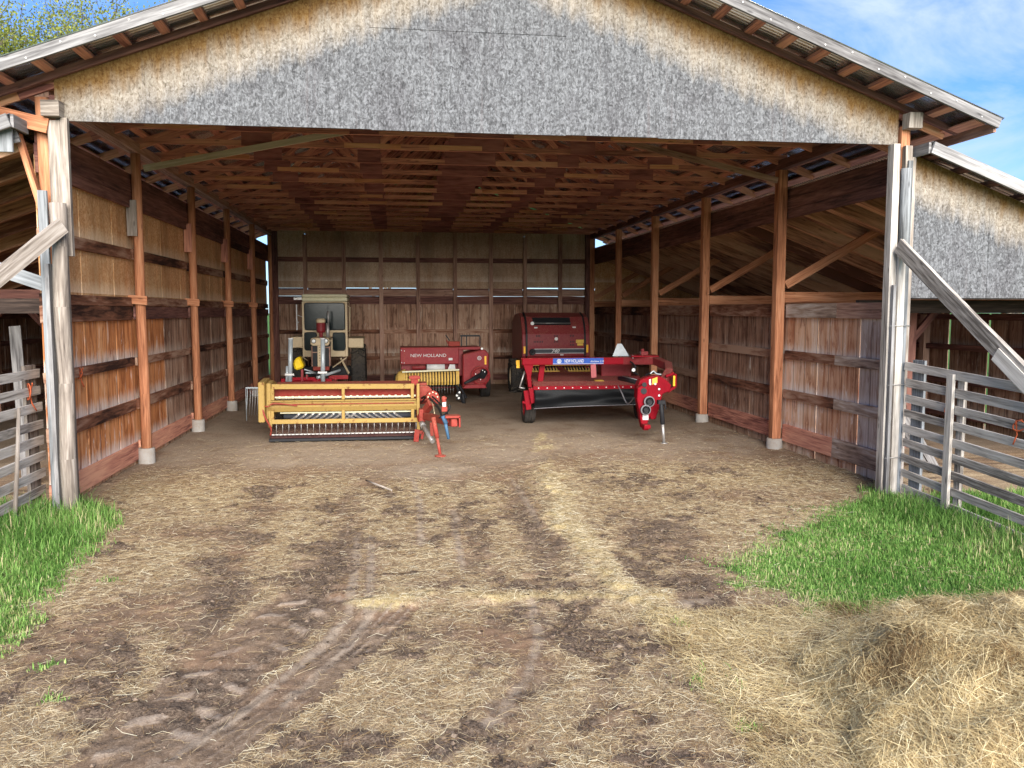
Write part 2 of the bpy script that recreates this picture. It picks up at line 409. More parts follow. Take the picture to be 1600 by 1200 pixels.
# ------------------------------------------------------------------ numpy noise
def vnoise(x, y, seed):
    r = np.random.default_rng(seed); T = r.random((256, 256))
    xi = np.floor(x).astype(int); yi = np.floor(y).astype(int); fx = x-xi; fy = y-yi
    fx = fx*fx*(3-2*fx); fy = fy*fy*(3-2*fy); g = lambda a, b: T[a & 255, b & 255]
    return (g(xi, yi)*(1-fx)+g(xi+1, yi)*fx)*(1-fy)+(g(xi, yi+1)*(1-fx)+g(xi+1, yi+1)*fx)*fy
def fbm(x, y, f, seed, o=4):
    s = 0; a = .5; t = 0
    for i in range(o):
        s = s+a*vnoise(x*f+17.3*i, y*f+5.1*i, seed+i); t += a; a *= .55; f *= 2.05
    return s/t
def sst(a, b, x): t = np.clip((x-a)/(b-a), 0, 1); return t*t*(3-2*t)
def pdist(x, y, pts):
    d = np.full(x.shape, 1e9)
    for (ax, ay), (bx, by) in zip(pts, pts[1:]):
        vx, vy = bx-ax, by-ay; t = np.clip(((x-ax)*vx+(y-ay)*vy)/(vx*vx+vy*vy), 0, 1)
        d = np.minimum(d, np.hypot(x-ax-t*vx, y-ay-t*vy))
    return d
def blob(x, y, cx, cy, rx, ry): return np.exp(-(((x-cx)/rx)**2+((y-cy)/ry)**2))
def inpoly(x, y, P):
    c = np.zeros(x.shape, bool); n = len(P)
    for i in range(n):
        (x0, y0), (x1, y1) = P[i], P[i-1]
        k = ((y0 > y) != (y1 > y)) & (x < (x1-x0)*(y-y0)/(y1-y0+1e-12)+x0)
        c ^= k
    return c
#--GEO--
# ------------------------------------------------------------------ ground
XC = 1.40                     # centre line of the barn
YF, BAY = 10.68, 3.66; YB = YF+5*BAY
XL, XR = -4.10, 6.87          # the two rows of posts
GL = [(-3.95, 11.05), (-3.45, 10.75), (-3.28, 10.25), (-3.05, 8.4), (-2.92, 7.0), (-2.86, 6.2), (-3.1, 5.4), (-14, 4.2), (-14, 10.9), (-4.4, 10.9)]
GR = [(6.75, 11.0), (5.95, 10.6), (5.2, 10.15), (4.6, 9.5), (3.8, 8.8), (2.95, 8.1), (2.9, 7.5), (3.1, 6.7), (3.35, 6.1), (4.0, 5.4), (16, 4.0), (16, 10.45), (7.0, 10.6)]
WIND = [(2.95, 16.8), (2.49, 13.3), (2.19, 11.0), (2.0, 9.05), (1.93, 7.9), (2.0, 7.4), (2.08, 6.85), (2.27, 6.4), (2.6, 6.05), (3.1, 5.8)]
WIND2 = [(-.35, 7.19), (.16, 7.37), (.78, 7.25), (1.36, 7.2), (1.95, 7.05)]
TRK = [([(1.84, 14), (1.55, 11.06), (1.45, 8.86), (1.32, 6.72), (1.5, 4)], .20), ([(.91, 12.45), (.84, 10.4), (.8, 8.7), (.95, 6.8), (.93, 5.6), (.6, 4)], .16),
       ([(-1.9, 13), (-1.75, 10.4), (-1.62, 8.2), (-1.45, 6.7), (-1.2, 5.4)], .24), ([(-.5, 12.4), (-.62, 9.6), (-.65, 8.0), (-.75, 6.6), (-1.1, 5.4)], .22)]
TREAD = [([(-1.56, 4.4), (-1.45, 5.2), (-1.22, 6.05), (-.99, 6.76), (-.70, 7.5)], .36), ([(-1.3, 4.5), (-.97, 5.16), (-.7, 5.57), (-.31, 6.4), (-.05, 7.1)], .25)]
PALE = [[(-.45, 9.6), (-.44, 8.4), (-.42, 6.95), (-.6, 6.3), (-.93, 5.5), (-1.3, 4.8)], [(-.30, 9.4), (-.27, 8.2), (-.25, 6.95), (-.42, 6.2), (-.75, 5.4)], [(1.2, 7.6), (1.14, 6.8), (1.08, 6.2), (.9, 5.6), (.65, 5.1), (.2, 4.6)],
        [(.72, 10.6), (.66, 9.2), (.63, 8.0)], [(.2, 13.5), (.3, 11), (.25, 9)], [(1.75, 12.5), (1.72, 10.5), (1.6, 9)]]
def fields(x, y):
    n1 = fbm(x, y, .55, 3, 5); n2 = fbm(x, y, 2.1, 9, 5); n3 = fbm(x, y, 7, 21, 4)
    wob = (fbm(x, y, 1.6, 40, 3)-.5)*.5; xw = x+wob; yw = y+(fbm(x, y, 1.4, 51, 3)-.5)*.5
    inside = sst(12.0, 14.2, yw+.35*np.cos(x*.9))
    green = np.zeros(x.shape)
    for P, wd in ((GL, .30), (GR, .75)):
        ins = inpoly(x, y, P); d = pdist(x, y, P+P[:1])*np.where(ins, 1, -1)
        green = np.maximum(green, sst(-.12, wd, d+(n2-.5)*1.0*wd+(n3-.5)*.25))
    for (cx, cy, r) in [(2.22, 5.8, .12), (2.1, 5.37, .14), (2.23, 5.1, .17), (2.13, 4.69, .14), (2.3, 5.3, .45), (2.22, 6.25, .1), (-2.27, 5.65, .14), (-2.71, 8.13, .1), (3.5, 6.45, .25), (3.1, 7.2, .2), (-2.5, 6.2, .12)]:
        green = np.maximum(green, blob(x, y, cx, cy, r, r)*sst(.42, .62, n3)*.9)
    far = ((x < -10) | (x > 13.2) | (y > 30) | (y < 1)) & (n1 > -1)
    green = np.where(far, 1., green)
    dark = sst(.50, .64, n3*.35+n2*.40+n1*.25)*.85*(1-inside*.75)
    for cx, cy, rx, ry, a in [(2.95, 9.0, .45, 1.1, 1.0), (2.55, 7.3, .45, .45, 1.1), (3.0, 8.0, .3, .5, .8), (-1.7, 7.6, .5, .9, .7), (-.66, 8.2, .35, 1.2, .75), (-2.4, 6.4, .5, .7, .9), (-2.3, 7.3, .35, .6, .7), (.45, 6.4, .8, .35, .7),
                           (1.42, 6.3, .6, .35, .7), (3.3, 6.3, .35, .35, 1), (.4, 7.6, .3, .35, .5), (-2.4, 9.9, .8, .5, .6), (4.2, 10.8, 1.2, .45, .5), (3.2, 11.7, .7, .6, .5), (-1.5, 11.0, 1.2, .3, .4), (1.6, 9.3, .22, 1.6, .6), (.9, 8.9, .2, .5, .5), (0.1,9.3,.35,.25,.6)]:
        dark = np.maximum(dark, np.clip(a*blob(xw, yw, cx, cy, rx, ry)*(.12+1.3*n2+1.1*(n3-.5)), 0, 1))
    trk = np.zeros(x.shape)
    for pts, w in TRK: trk = np.maximum(trk, np.exp(-(pdist(xw, y, pts)/w)**2)*(1-inside*.8))
    gold = np.exp(-(pdist(xw+(n3-.5)*.35, y, WIND)/.23)**2)*np.clip(2.3*n2-.35+.5*(n3-.5), 0, 1)
    gold = np.maximum(gold, np.exp(-(pdist(x, y+(n2-.5)*.5+(n3-.5)*.2, WIND2)/.20)**2)*np.clip(2.0*n2-.4, 0, .8))
    gold = np.maximum(gold, blob(xw, y, 2.1, 7.0, .35, .3)*.9)*(1-inside*.35)
    tread = np.zeros(x.shape); lug = np.zeros(x.shape)
    for pts, w in TREAD:
        L = 0
        for (ax, ay), (bx, by) in zip(pts, pts[1:]):
            vx, vy = bx-ax, by-ay; l = math.hypot(vx, vy); ux, uy = vx/l, vy/l
            t = (x-ax)*ux+(y-ay)*uy; s = -(x-ax)*uy+(y-ay)*ux
            k = ((t > -.05) & (t < l+.05))*(1-sst(w*.8, w, abs(s)+.05*(n3-.5)))
            if w > .25:     # lug prints of a tractor tyre, two staggered rows
                ph = ((t+L)+abs(s)*.55)/.36+np.where(s > 0, .5, 0); fr = ph-np.floor(ph)
                lg = sst(.02, .08, fr)*(1-sst(.34, .42, fr))*sst(.05, .08, abs(s))*(1-sst(w*.72, w*.8, abs(s)))*np.clip(.0+1.2*n2+.9*(n3-.3), 0, 1)
            else:           # ribbed tyre: lines along the track
                lg = sst(.0, .6, np.sin(2*math.pi*(s+.04*(n2-.5))/.085))*np.clip(1.6*n2-.1, 0, 1)*.8
            tread = np.maximum(tread, k); lug = np.where(k > .3, np.maximum(lug, lg*k), lug); L += l
    pale = blob(xw, yw, 2.6, 6.75, .26, .22)
    for cx, cy, rx, ry in [(-.65, 14.6, 1.6, 1.0), (.6, 13.4, 1.1, .9), (1.9, 14.6, 1.0, 1.2), (-2, 14.3, .8, .7), (.3, 20, 2, 4.5)]:
        pale = np.maximum(pale, .95*blob(xw, yw, cx, cy, rx, ry))
    dark = np.maximum(dark, .42*tread)*(1-.9*lug); pale = np.maximum(pale, sst(11.4, 15.5, yw+1.2*(n1-.5))*np.clip(.15+1.2*n2, 0, .9))
    for pts in PALE: pale = np.maximum(pale, np.clip(np.exp(-(pdist(x+(n3-.5)*.05, y, pts)/.055)**2)*(.35+1.1*n2), 0, 1))
    straw = np.clip(.17+1.15*(n1*.45+n2*.55)+.25*(n3-.5)-1.0*dark-.35*trk-.5*pale, 0, 1)*(1-inside*.45)
    straw = np.clip(np.maximum(straw*(1-.9*tread), gold), 0, 1)
    dark = dark*(1-np.clip(gold, 0, 1)*.8)*(1-.75*lug)
    return dict(n1=n1, n2=n2, n3=n3, inside=inside, green=green, dark=np.clip(dark+.35*trk*(n2 > .4), 0, 1), gold=np.clip(gold, 0, 1), tread=tread, lug=lug, pale=pale, straw=straw, trk=trk)
def height(x, y, F=None):
    F = F or fields(x, y)
    near = 1-sst(14, 22, y)
    h = .03*(fbm(x, y, 1.1, 70, 3)-.5)+.03*(F['n3']-.5)*near+.022*(fbm(x, y, 13, 75, 2)-.5)*near+.085*F['dark']*(fbm(x, y, 9, 80, 3)-.45)*near
    h += .05*F['gold']*near*(.5+F['n3'])-.028*F['trk']-.018*F['tread']+.011*F['lug']*F['tread']
    m = inpoly(x, y, GL)*1.; h += .10*sst(-2.9, -3.6, x)*sst(12, 10, y)*(y > 4)*sst(-12, -8, x)
    h += .05*sst(-3.3, -4.1, x)*sst(YF, YF+1, y)*(y < YB)*(x > -4.3)     # litter banked against the walls
    h += .05*sst(6.2, 6.95, x)*sst(YF, YF+1, y)*(y < YB)*(x < 7.3)
    return h
def axis(a, b, st, lo, hi):
    mid = list(np.arange(a, b, st)); L = []; d = st; v = a
    while v > lo: d *= 1.32; v -= d; L.append(v)
    H = []; d = st; v = mid[-1]
    while v < hi: d *= 1.32; v += d; H.append(v)
    return np.array(L[::-1]+mid+H)
gx = axis(-4.6, 7.6, .03, -600, 600)
gy = np.concatenate([axis(3.4, 13.6, .03, -300, 13.7)[:-1]])
gy = gy[gy < 13.6]; gy = np.concatenate([gy, np.arange(13.6, 30, .12), np.array([31, 33, 36, 40, 46, 55, 70, 100, 160, 300, 600, 900])])
X, Y = np.meshgrid(gx, gy, indexing='ij'); F = fields(X, Y); Z = height(X, Y, F)
nx_, ny_ = X.shape; idx = np.arange(nx_*ny_).reshape(nx_, ny_)
fc = np.stack([idx[:-1, :-1], idx[1:, :-1], idx[1:, 1:], idx[:-1, 1:]], -1).reshape(-1, 4)
m, nt = nt_new('yard_soil')
A = lambda n: nd(nt, 'Attribute', attribute_name=n).outputs['Fac']
tc = nd(nt, 'TexCoord').outputs['Object']
fine = noise(nt, tc, 36, 7, .82, 1.1); mid_ = noise(nt, tc, 9, 5, .65); bigc = noise(nt, tc, .9, 3, .6)
fib = noise(nt, mapping(nt, tc, (95, 14, 20), rot=(0, 0, .5)), 1, 3, .6, 1.2); fib2 = noise(nt, mapping(nt, tc, (16, 90, 20), rot=(0, 0, -.35)), 1, 3, .6, 1.2)
fibs = mth(nt, 'MAXIMUM', fib, fib2)
soil = ramp(nt, mth(nt, 'ADD', mth(nt, 'MULTIPLY', fine, .55), mth(nt, 'MULTIPLY', mid_, .45)), [(.34, (.09, .058, .036)), (.5, (.27, .182, .115)), (.66, (.48, .355, .24))])
rust = ramp(nt, bigc, [(.45, 0.), (.62, .7)])
soil = mix(nt, rust, soil, (.27, .15, .085), 'MIX')
soil = mix(nt, .35, soil, ramp(nt, fine, [(.3, (.06, .042, .03)), (.7, (.35, .25, .17))]))
dk = ramp(nt, fine, [(.38, (.035, .023, .016)), (.5, (.14, .098, .068)), (.64, (.32, .24, .17))])
pl = ramp(nt, fine, [(.3, (.20, .145, .10)), (.52, (.37, .285, .205)), (.7, (.52, .42, .315))])
st = ramp(nt, mth(nt, 'ADD', mth(nt, 'MULTIPLY', fibs, .6), mth(nt, 'MULTIPLY', fine, .4)), [(.40, (.19, .125, .07)), (.53, (.455, .345, .215)), (.68, (.72, .60, .415))])
gd = ramp(nt, mth(nt, 'ADD', mth(nt, 'MULTIPLY', fibs, .6), mth(nt, 'MULTIPLY', fine, .4)), [(.40, (.26, .18, .07)), (.53, (.50, .395, .20)), (.68, (.72, .62, .38))])
gn = ramp(nt, fine, [(.3, (.03, .06, .012)), (.55, (.08, .19, .03)), (.75, (.15, .28, .06))])
def soft(f, lo, hi): return ramp(nt, mth(nt, 'ADD', f, mth(nt, 'MULTIPLY', mth(nt, 'SUBTRACT', fine, .5), .9)), [(lo, 0.), (hi, 1.)])
col = mix(nt, soft(A('pale'), .3, .8), soil, pl)
col = mix(nt, soft(A('dark'), .25, .75), col, dk)
col = mix(nt, soft(A('straw'), .28, .85), col, st)
col = mix(nt, soft(A('gold'), .3, .8), col, gd)
col = mix(nt, soft(A('lug'), .35, 1.05), col, ramp(nt, fine, [(.3, (.24, .175, .125)), (.52, (.40, .31, .23)), (.7, (.53, .43, .33))]))
col = mix(nt, 1.0, col, (.88, .88, .88), 'MULTIPLY')
col = mix(nt, soft(A('green'), .5, 1.0), col, gn)
finish(nt, col, .95, 0, mth(nt, 'ADD', mth(nt, 'MULTIPLY', fine, .5), fibs), .8, .012)
M['soil'] = m
g = fast('ground', np.stack([X, Y, Z], -1).reshape(-1, 3), fc, m, {k: F[k].ravel() for k in ('straw', 'dark', 'green', 'gold', 'pale', 'lug')}, smooth=True)
tag(g, 'trodden farmyard earth with straw and tyre tracks running into the barn', None, kind='structure')

# loose straw (stuff): thin bent stalks lying on the soil
def stalks(x, y, z, L, w, ang, pitch, tone, curl):
    n = len(x); dx, dy = np.cos(ang)*np.cos(pitch), np.sin(ang)*np.cos(pitch); dz = np.sin(pitch)
    sx, sy = -np.sin(ang), np.cos(ang); vs = []
    for k, t in enumerate((-.5, 0., .5)):
        off = curl*(t*t*4-1)*L*.25
        px = x+dx*L*t+sx*off; py = y+dy*L*t+sy*off; pz = z+dz*L*t+(0.25-t*t)*L*.12
        vs.append(np.stack([px-sx*w/2, py-sy*w/2, pz], -1)); vs.append(np.stack([px+sx*w/2, py+sy*w/2, pz+w*.4], -1))
    v = np.stack(vs, 1).reshape(-1, 3); b = np.arange(n)*6
    f = np.concatenate([np.stack([b+i, b+i+1, b+i+3, b+i+2], -1) for i in (0, 2)])
    return v, f, np.repeat(tone, 6)
N = 1150000
px = rng.uniform(-4.0, 7.0, N); u = rng.random(N); py = 3.7+(17-3.7)*u**1.35
F2 = fields(px, py); keep = rng.random(N) < np.clip((F2['straw']*1.1-.16), 0.09, 1)*.68*(1-F2['green']*.92)*(1-.55*F2['inside'])*(1-.9*F2['lug'])*(1-.6*F2['tread'])*(1-.5*F2['pale'])
px, py = px[keep], py[keep]; F2 = {k: v[keep] for k, v in F2.items()}; n = len(px)
tone = np.clip(rng.normal(.46, .27, n)+.18*F2['gold']-.25*F2['dark'], 0, 1)
v, f, t = stalks(px, py, height(px, py, F2)+.006+rng.random(n)*.018, rng.uniform(.025, .10, n)*rng.choice([1, 1, 1, 2], n), rng.uniform(.0013, .0024, n)*(.75+.07*py), rng.uniform(0, 6.28, n), rng.normal(0, .12, n), tone, rng.normal(0, .8, n))
o = fast('straw_litter', v, f, 'straw', {'tone': t}); tag(o, 'loose straw and hay stalks strewn over the yard', 'straw', kind='stuff')
print('straw', n)

# clods of broken earth (stuff) in the churned patches
N = 60000; px = rng.uniform(-3.6, 6.0, N); py = 3.9+(13-3.9)*rng.random(N)**1.3; F2 = fields(px, py)
keep = rng.random(N) < np.clip(F2['dark']*1.0-.15, .02, 1)*(1-F2['green'])*(1-.8*F2['lug'])*(1-.5*F2['tread'])*(1-F2['inside']); px, py = px[keep], py[keep]; F2 = {k: v[keep] for k, v in F2.items()}; n = len(px)
r = np.minimum(.005+rng.exponential(.006, n), .026); z = height(px, py, F2)
dirs = np.array([(1, 0, 0), (0, 1, 0), (-1, 0, 0), (0, -1, 0), (0, 0, .55), (0, 0, -.5)]); a = rng.uniform(0, 6.28, n)
v = dirs[None]*r[:, None, None]*rng.uniform(.6, 1.4, (n, 6, 1)); vx = v[..., 0]*np.cos(a)[:, None]-v[..., 1]*np.sin(a)[:, None]; vy = v[..., 0]*np.sin(a)[:, None]+v[..., 1]*np.cos(a)[:, None]
v = np.stack([vx+px[:, None], vy+py[:, None], v[..., 2]+(z+r*.25)[:, None]], -1).reshape(-1, 3)
tri = np.array([(0, 1, 4), (1, 2, 4), (2, 3, 4), (3, 0, 4), (1, 0, 5), (2, 1, 5), (3, 2, 5), (0, 3, 5)]); f = (np.arange(n)[:, None, None]*6+tri[None]).reshape(-1, 3)
M['clod'] = attr_mat('earth_clods', [(0, (.045, .03, .02)), (.5, (.13, .09, .064)), (.85, (.24, .18, .13)), (1, (.42, .36, .28))], .95)
o = fast('earth_clods', v, f, 'clod', {'tone': np.repeat(np.clip(rng.normal(.40, .2, n), 0, .86), 6)}); tag(o, 'crumbs and clods of dark broken earth on the churned yard', 'earth', kind='stuff')
# grass (stuff): one object for each patch
def blades(name, P, n, hfun, label, extra=None):
    xs = [p[0] for p in P]; ys = [p[1] for p in P]
    x = rng.uniform(max(min(xs), -6.2), min(max(xs), 9.5), n); y = rng.uniform(max(min(ys), 3.8), max(ys)+.1, n)
    if extra is not None: x = np.concatenate([x, extra[0]]); y = np.concatenate([y, extra[1]])
    F3 = fields(x, y); k = rng.random(len(x)) < F3['green']**1.3*np.clip(.35+1.2*fbm(x, y, 1.3, 90, 3), 0, 1); x, y = x[k], y[k]; F3 = {q: v[k] for q, v in F3.items()}
    n = len(x); h = hfun(x, y)*np.clip(rng.lognormal(-.2, .4, n), .3, 2.2)*(.45+.55*F3['green'])*(.6+.8*fbm(x, y, 2.6, 97, 3)); a = rng.uniform(0, 6.28, n); lean = rng.uniform(.1, .75, n)
    w = rng.uniform(.003, .006, n)
    z = height(x, y, F3)-.01; sx, sy = np.cos(a+1.57)*w, np.sin(a+1.57)*w; lx, ly = np.cos(a)*h*lean, np.sin(a)*h*lean
    vs = [np.stack([x-sx, y-sy, z], -1), np.stack([x+sx, y+sy, z], -1),
          np.stack([x-sx*.8+lx*.35, y-sy*.8+ly*.35, z+h*.6], -1), np.stack([x+sx*.8+lx*.35, y+sy*.8+ly*.35, z+h*.6], -1),
          np.stack([x-sx*.1+lx, y-sy*.1+ly, z+h*(1.02-.3*lean)], -1), np.stack([x+sx*.1+lx, y+sy*.1+ly, z+h*(1.02-.3*lean)], -1)]
    v = np.stack(vs, 1).reshape(-1, 3); b = np.arange(n)*6
    f = np.concatenate([np.stack([b+i, b+i+1, b+i+3, b+i+2], -1) for i in (0, 2)])
    tone = np.clip(rng.normal(.50, .18, n)+.85*(fbm(x, y, 1.1, 95, 3)-.5)+.16*(1-F3['green'])+.4*(rng.random(n) < .10), 0, 1)
    o = fast(name, v, f, 'grass', {'tone': np.repeat(tone, 6)}); tag(o, label, 'grass', kind='stuff'); print(name, n)
blades('grass', GL, 150000, lambda x, y: .062+.085*sst(8, 10.6, y)+.03*sst(-3, -4, x), 'bright green grass at the foot of the left slatted fence')
blades('grass', GR, 230000, lambda x, y: .048+.085*sst(5.6, 6.6, x), 'bright green grass between the hay pile and the right slatted fence')
ex = np.array([(rng.normal(cx, r), rng.normal(cy, r)) for cx, cy, r in [(2.22, 5.8, .08), (2.1, 5.37, .1), (2.23, 5.1, .12), (2.13, 4.69, .1), (2.3, 5.3, .3), (2.35, 5.1, .35), (2.22, 6.25, .07), (-2.27, 5.65, .1), (-2.71, 8.13, .08), (3.3, 6.6, .3), (-2.5, 6.2, .1)] for _ in range(420)]).T
blades('grass', [(8, 9), (8.01, 9), (8, 9.01)], 4, lambda x, y: .06+0*x, 'sparse green sprouts coming up through the straw of the yard', ex)

# hay pile
def pile_h(x, y):
    d = np.hypot((x-4.85)/2.30, (y-4.30)/1.80)+.35*(fbm(x, y, 1.1, 133, 4)-.5)
    base = .54*np.clip(1-d**3.4, 0, None)**.9
    lump = (fbm(x, y, 1.3, 130, 4)-.5)*.2+(fbm(x, y, 4.2, 140, 4)-.5)*.17
    return base*(1+lump)+.35*(fbm(x, y, 1.9, 131, 3)-.5)*sst(.0, .35, base)
pile = thing('hay_pile', 'heap of loose golden hay and straw at the lower right edge of the yard', 'hay pile', (4.75, 4.35, 0))
ax_ = np.arange(2.0, 7.8, .035); ay_ = np.arange(2.0, 6.8, .035); X, Y = np.meshgrid(ax_, ay_, indexing='ij')
H = pile_h(X, Y); Z = np.where(H > .004, height(X, Y)+H+.09*(fbm(X, Y, 12, 150, 3)-.5)*sst(0, .1, H), -.06)
idx = np.arange(X.size).reshape(X.shape); fc = np.stack([idx[:-1, :-1], idx[1:, :-1], idx[1:, 1:], idx[:-1, 1:]], -1).reshape(-1, 4)
m, nt = nt_new('matted_hay'); tc = nd(nt, 'TexCoord').outputs['Object']
f1 = noise(nt, mapping(nt, tc, (70, 12, 30), rot=(0, 0, .8)), 1, 4, .65, 1.5); f2 = noise(nt, mapping(nt, tc, (12, 70, 30), rot=(0, 0, .3)), 1, 4, .65, 1.5); bg = noise(nt, tc, 2.2, 4, .6)
s_ = mth(nt, 'MAXIMUM', f1, f2); hc = ramp(nt, s_, [(.45, (.20, .13, .06)), (.58, (.48, .35, .18)), (.72, (.74, .60, .35))])
finish(nt, mix(nt, ramp(nt, bg, [(.54, 0.), (.68, .5)]), hc, (.24, .13, .07)), .9, 0, s_, 1, .02); M['matted'] = m
fast('mound', np.stack([X, Y, Z], -1).reshape(-1, 3), fc, m, parent=pile, smooth=True)
N = 230000; x = rng.uniform(2.0, 6.2, N); y = rng.uniform(2.6, 6.6, N); H = pile_h(x, y); k = H+rng.normal(0, .02, N) > .01; x, y, H = x[k], y[k], H[k]; n = len(x)
g1 = (pile_h(x+.05, y)-pile_h(x-.05, y))/.1; g2 = (pile_h(x, y+.05)-pile_h(x, y-.05))/.1
a = rng.uniform(0, 6.28, n); a = np.where(rng.random(n) < .5, 1.57+.6*rng.normal(size=n)+3*fbm(x, y, 1.6, 160, 3)*2, a)
tone = np.clip(rng.normal(.52, .26, n)-.35*sst(.54, .66, fbm(x, y, 1.9, 170, 5))+.2*(fbm(x, y, 5, 171, 3)-.5), 0, 1)
L = rng.uniform(.05, .20, n)*rng.choice([1, 1, 1, 1.7], n)
v, f, t = stalks(x, y, height(x, y)+H+.09*(fbm(x, y, 12, 150, 3)-.5)*sst(0, .1, H)+.004+rng.random(n)*.03, L, rng.uniform(.0012, .0024, n), a, np.arctan(g1*np.cos(a)+g2*np.sin(a))+rng.normal(0, .22, n), tone, rng.normal(0, 1.1, n))
o = fast('hay_stalks', v, f, 'hay', {'tone': t}, parent=pile); o['kind'] = 'stuff'
# ------------------------------------------------------------------ survey: a photo measurement on the plane Y becomes a point in metres
CAM = dict(f=1302.08, yaw=.1389, pitch=.0875, h=2.5536)
def at(u, v, Y):
    x, w, d = (u-800)/CAM['f'], -(v-600)/CAM['f'], 1
    cp, sp = math.cos(CAM['pitch']), math.sin(CAM['pitch']); y = d*cp+w*sp; z = -d*sp+w*cp
    cy, sy = math.cos(CAM['yaw']), math.sin(CAM['yaw']); X, Yy = x*cy+y*sy, -x*sy+y*cy
    t = Y/Yy; return V((X*t, Y, CAM['h']+z*t))

# ------------------------------------------------------------------ the barn
SL = .37; APEX = 7.37
barn = thing('barn', 'big open fronted pole barn with weathered gable and tin roof sheltering the machines', 'barn', (XC, YF, 0))
def part(name, mat, fn, parent=barn, **k):
    mb = MB(); fn(mb); return mb.build(name, mat, parent, **k)
def roofz(x): return APEX-SL*abs(x-XC)
def corrugated(name, p0, p1, y0, y1, mat, parent, amp=.009, lam=.076):
    """sheet from ridge point p0 to eave point p1 (x, z), ribs running down the slope"""
    ys = np.arange(y0, y1, lam/4); n = len(ys); wv = amp*np.sin(2*np.pi*ys/lam); vs = []
    for (x, z), lap in ((p0, 0), (p1, 0)):
        vs.append(np.stack([np.full(n, x), ys, z+wv], -1))
    v = np.concatenate(vs); b = np.arange(n-1); f = np.stack([b, b+1, b+1+n, b+n], -1)
    o = fast(name, v, f, mat, parent=parent, smooth=True)
    s = o.modifiers.new('thickness', 'SOLIDIFY'); s.thickness = .003; return o
DE = 6.33
for s in (-1, 1):
    corrugated('roof_sheet', (XC, APEX), (XC+s*(DE+.05), APEX-SL*(DE+.05)), 9.97, 29.7, 'metal', barn)
    mb = MB(); mb.beam((XC, 10.0, APEX-.075), (XC+s*DE, 10.0, APEX-.075-SL*DE), .04, .125); mb.build('barge_board', 'grey', barn, label='weathered grey barge board with nail heads')
    mb = MB()
    for k in range(17):
        d = .3+k*.36; c = V((XC+s*d, 9.978, APEX-.075-SL*d+(.03 if k % 2 else -.025))); mb.cyl(c, c+V((0, -.006, 0)), .011, n=6)
    mb.build('nail_heads', 'steel', barn)
    mb = MB(); mb.beam((XC, 10.62, APEX-.115), (XC+s*(DE-.15), 10.62, APEX-.115-SL*(DE-.15)), .05, .09, jit=.006); mb.build('rake_trim', 'dark', barn)
    for k in range(15):
        d = .12+k*.435
        mb = MB(); mb.beam((XC+s*d, 10.03, APEX-.047-SL*d), (XC+s*d, 29.6, APEX-.047-SL*d), .10, .058, up=(s*SL, 0, 1)); mb.build('purlin', 'red', barn)
    mb = MB(); x = XC+s*6.30; mb.beam((x, 10.04, APEX-SL*6.3-.12), (x, 29.6, APEX-SL*6.3-.12), .04, .13); mb.build('eave_board', 'brown', barn)
    for d in (6.10,):
        mb = MB(); x = XC+s*d; mb.beam((x, 10.05, APEX-SL*d-.13), (x, 29.6, APEX-SL*d-.13), .15, .022, up=(s*SL, 0, 1)); mb.build('soffit_board', 'red', barn)
# gable sheets
gx0, gx1, gz = -3.92, 6.75, 4.78
xs = [gx0]+[gx0+1.22*k for k in range(1, 9)]+[gx1]
for i, (a, b) in enumerate(zip(xs, xs[1:])):
    g = .0006; a += g; b -= g
    top = lambda x: min(7.24-SL*abs(x-XC), 7.24)
    y0, y1 = 10.660+.0012*(i % 2), 10.678
    if i in (4, 3):
        part('gable_panel', 'osb_gable', lambda m: m.prism([(a, gz), (b, gz), (b, 6.0), (a, 6.0)], 'y', y0, y1))
        pts = [(a, 6.006), (b, 6.006), (b, top(b))]+([(XC, top(XC))] if a < XC < b else [])+[(a, top(a))]
        part('gable_panel', 'osb_gable', lambda m: m.prism(pts, 'y', y0, y1))
    else:
        part('gable_panel', 'osb_gable', lambda m: m.prism([(a, gz+.004*(i % 3)), (b, gz+.004*(i % 3)), (b, top(b)), (a, top(a))], 'y', y0, y1))
part('gable_header', 'dark', lambda m: m.box(-4.0, 6.8, 10.70, 10.74, 4.86, 5.08))
# trusses
def truss(y, first):
    mb = MB(); jz = random.uniform(-.012, .012)
    mb.beam((-4.16, y, 5.268+jz), (6.96, y, 5.268+jz), .038, .092)
    for s in (-1, 1):
        mb.beam((XC, y, APEX-.155), (XC+s*5.75, y, APEX-.155-SL*5.75), .035, .14)
        mb.beam((XC+s*1.83, y, 5.34), (XC+s*2.75, y, APEX-.2-SL*2.75), .032, .09)
        mb.beam((XC+s*1.83, y, 5.34), (XC+s*.05, y, APEX-.22), .030, .09)
        mb.beam((XC+s*3.6, y, 5.34), (XC+s*2.8, y, APEX-.2-SL*2.8), .032, .09)
    t = mb.build('truss', 'red', barn)
    for x, w, h in ((XC, .9, .42), (XC-1.83, .42, .36), (XC+1.83, .42, .36), (XC-3.6, .5, .3), (XC+3.6, .5, .3)):
        w *= random.uniform(.94, 1.06)
        part('gusset', 'gusset', lambda m: m.box(x-w/2, x+w/2, y-.033, y-.021, 5.222+jz, 5.222+h), t)
    for s in (-1, 1):
        part('rafter_tail', 'tail', lambda m: m.beam((XC+s*4.9, y+.04, APEX-.15-SL*4.9), (XC+s*6.1, y+.04, APEX-.15-SL*6.1), .036, .13), t)
    for x in random.sample([x*1.4-3.6 for x in range(7)], 2):      # lighter splice cleats on the chord face
        part('cleat', 'tail', lambda m: m.box(x, x+random.uniform(.5, 1.2), y-.036-abs(x)*.0011-.0003*x, y-.0205, 5.235+jz, 5.312+jz), t)
ty = [10.74]+[YF+1.22*k for k in range(1, 15)]+[YB-.12]
for i, y in enumerate(ty): truss(y, i)
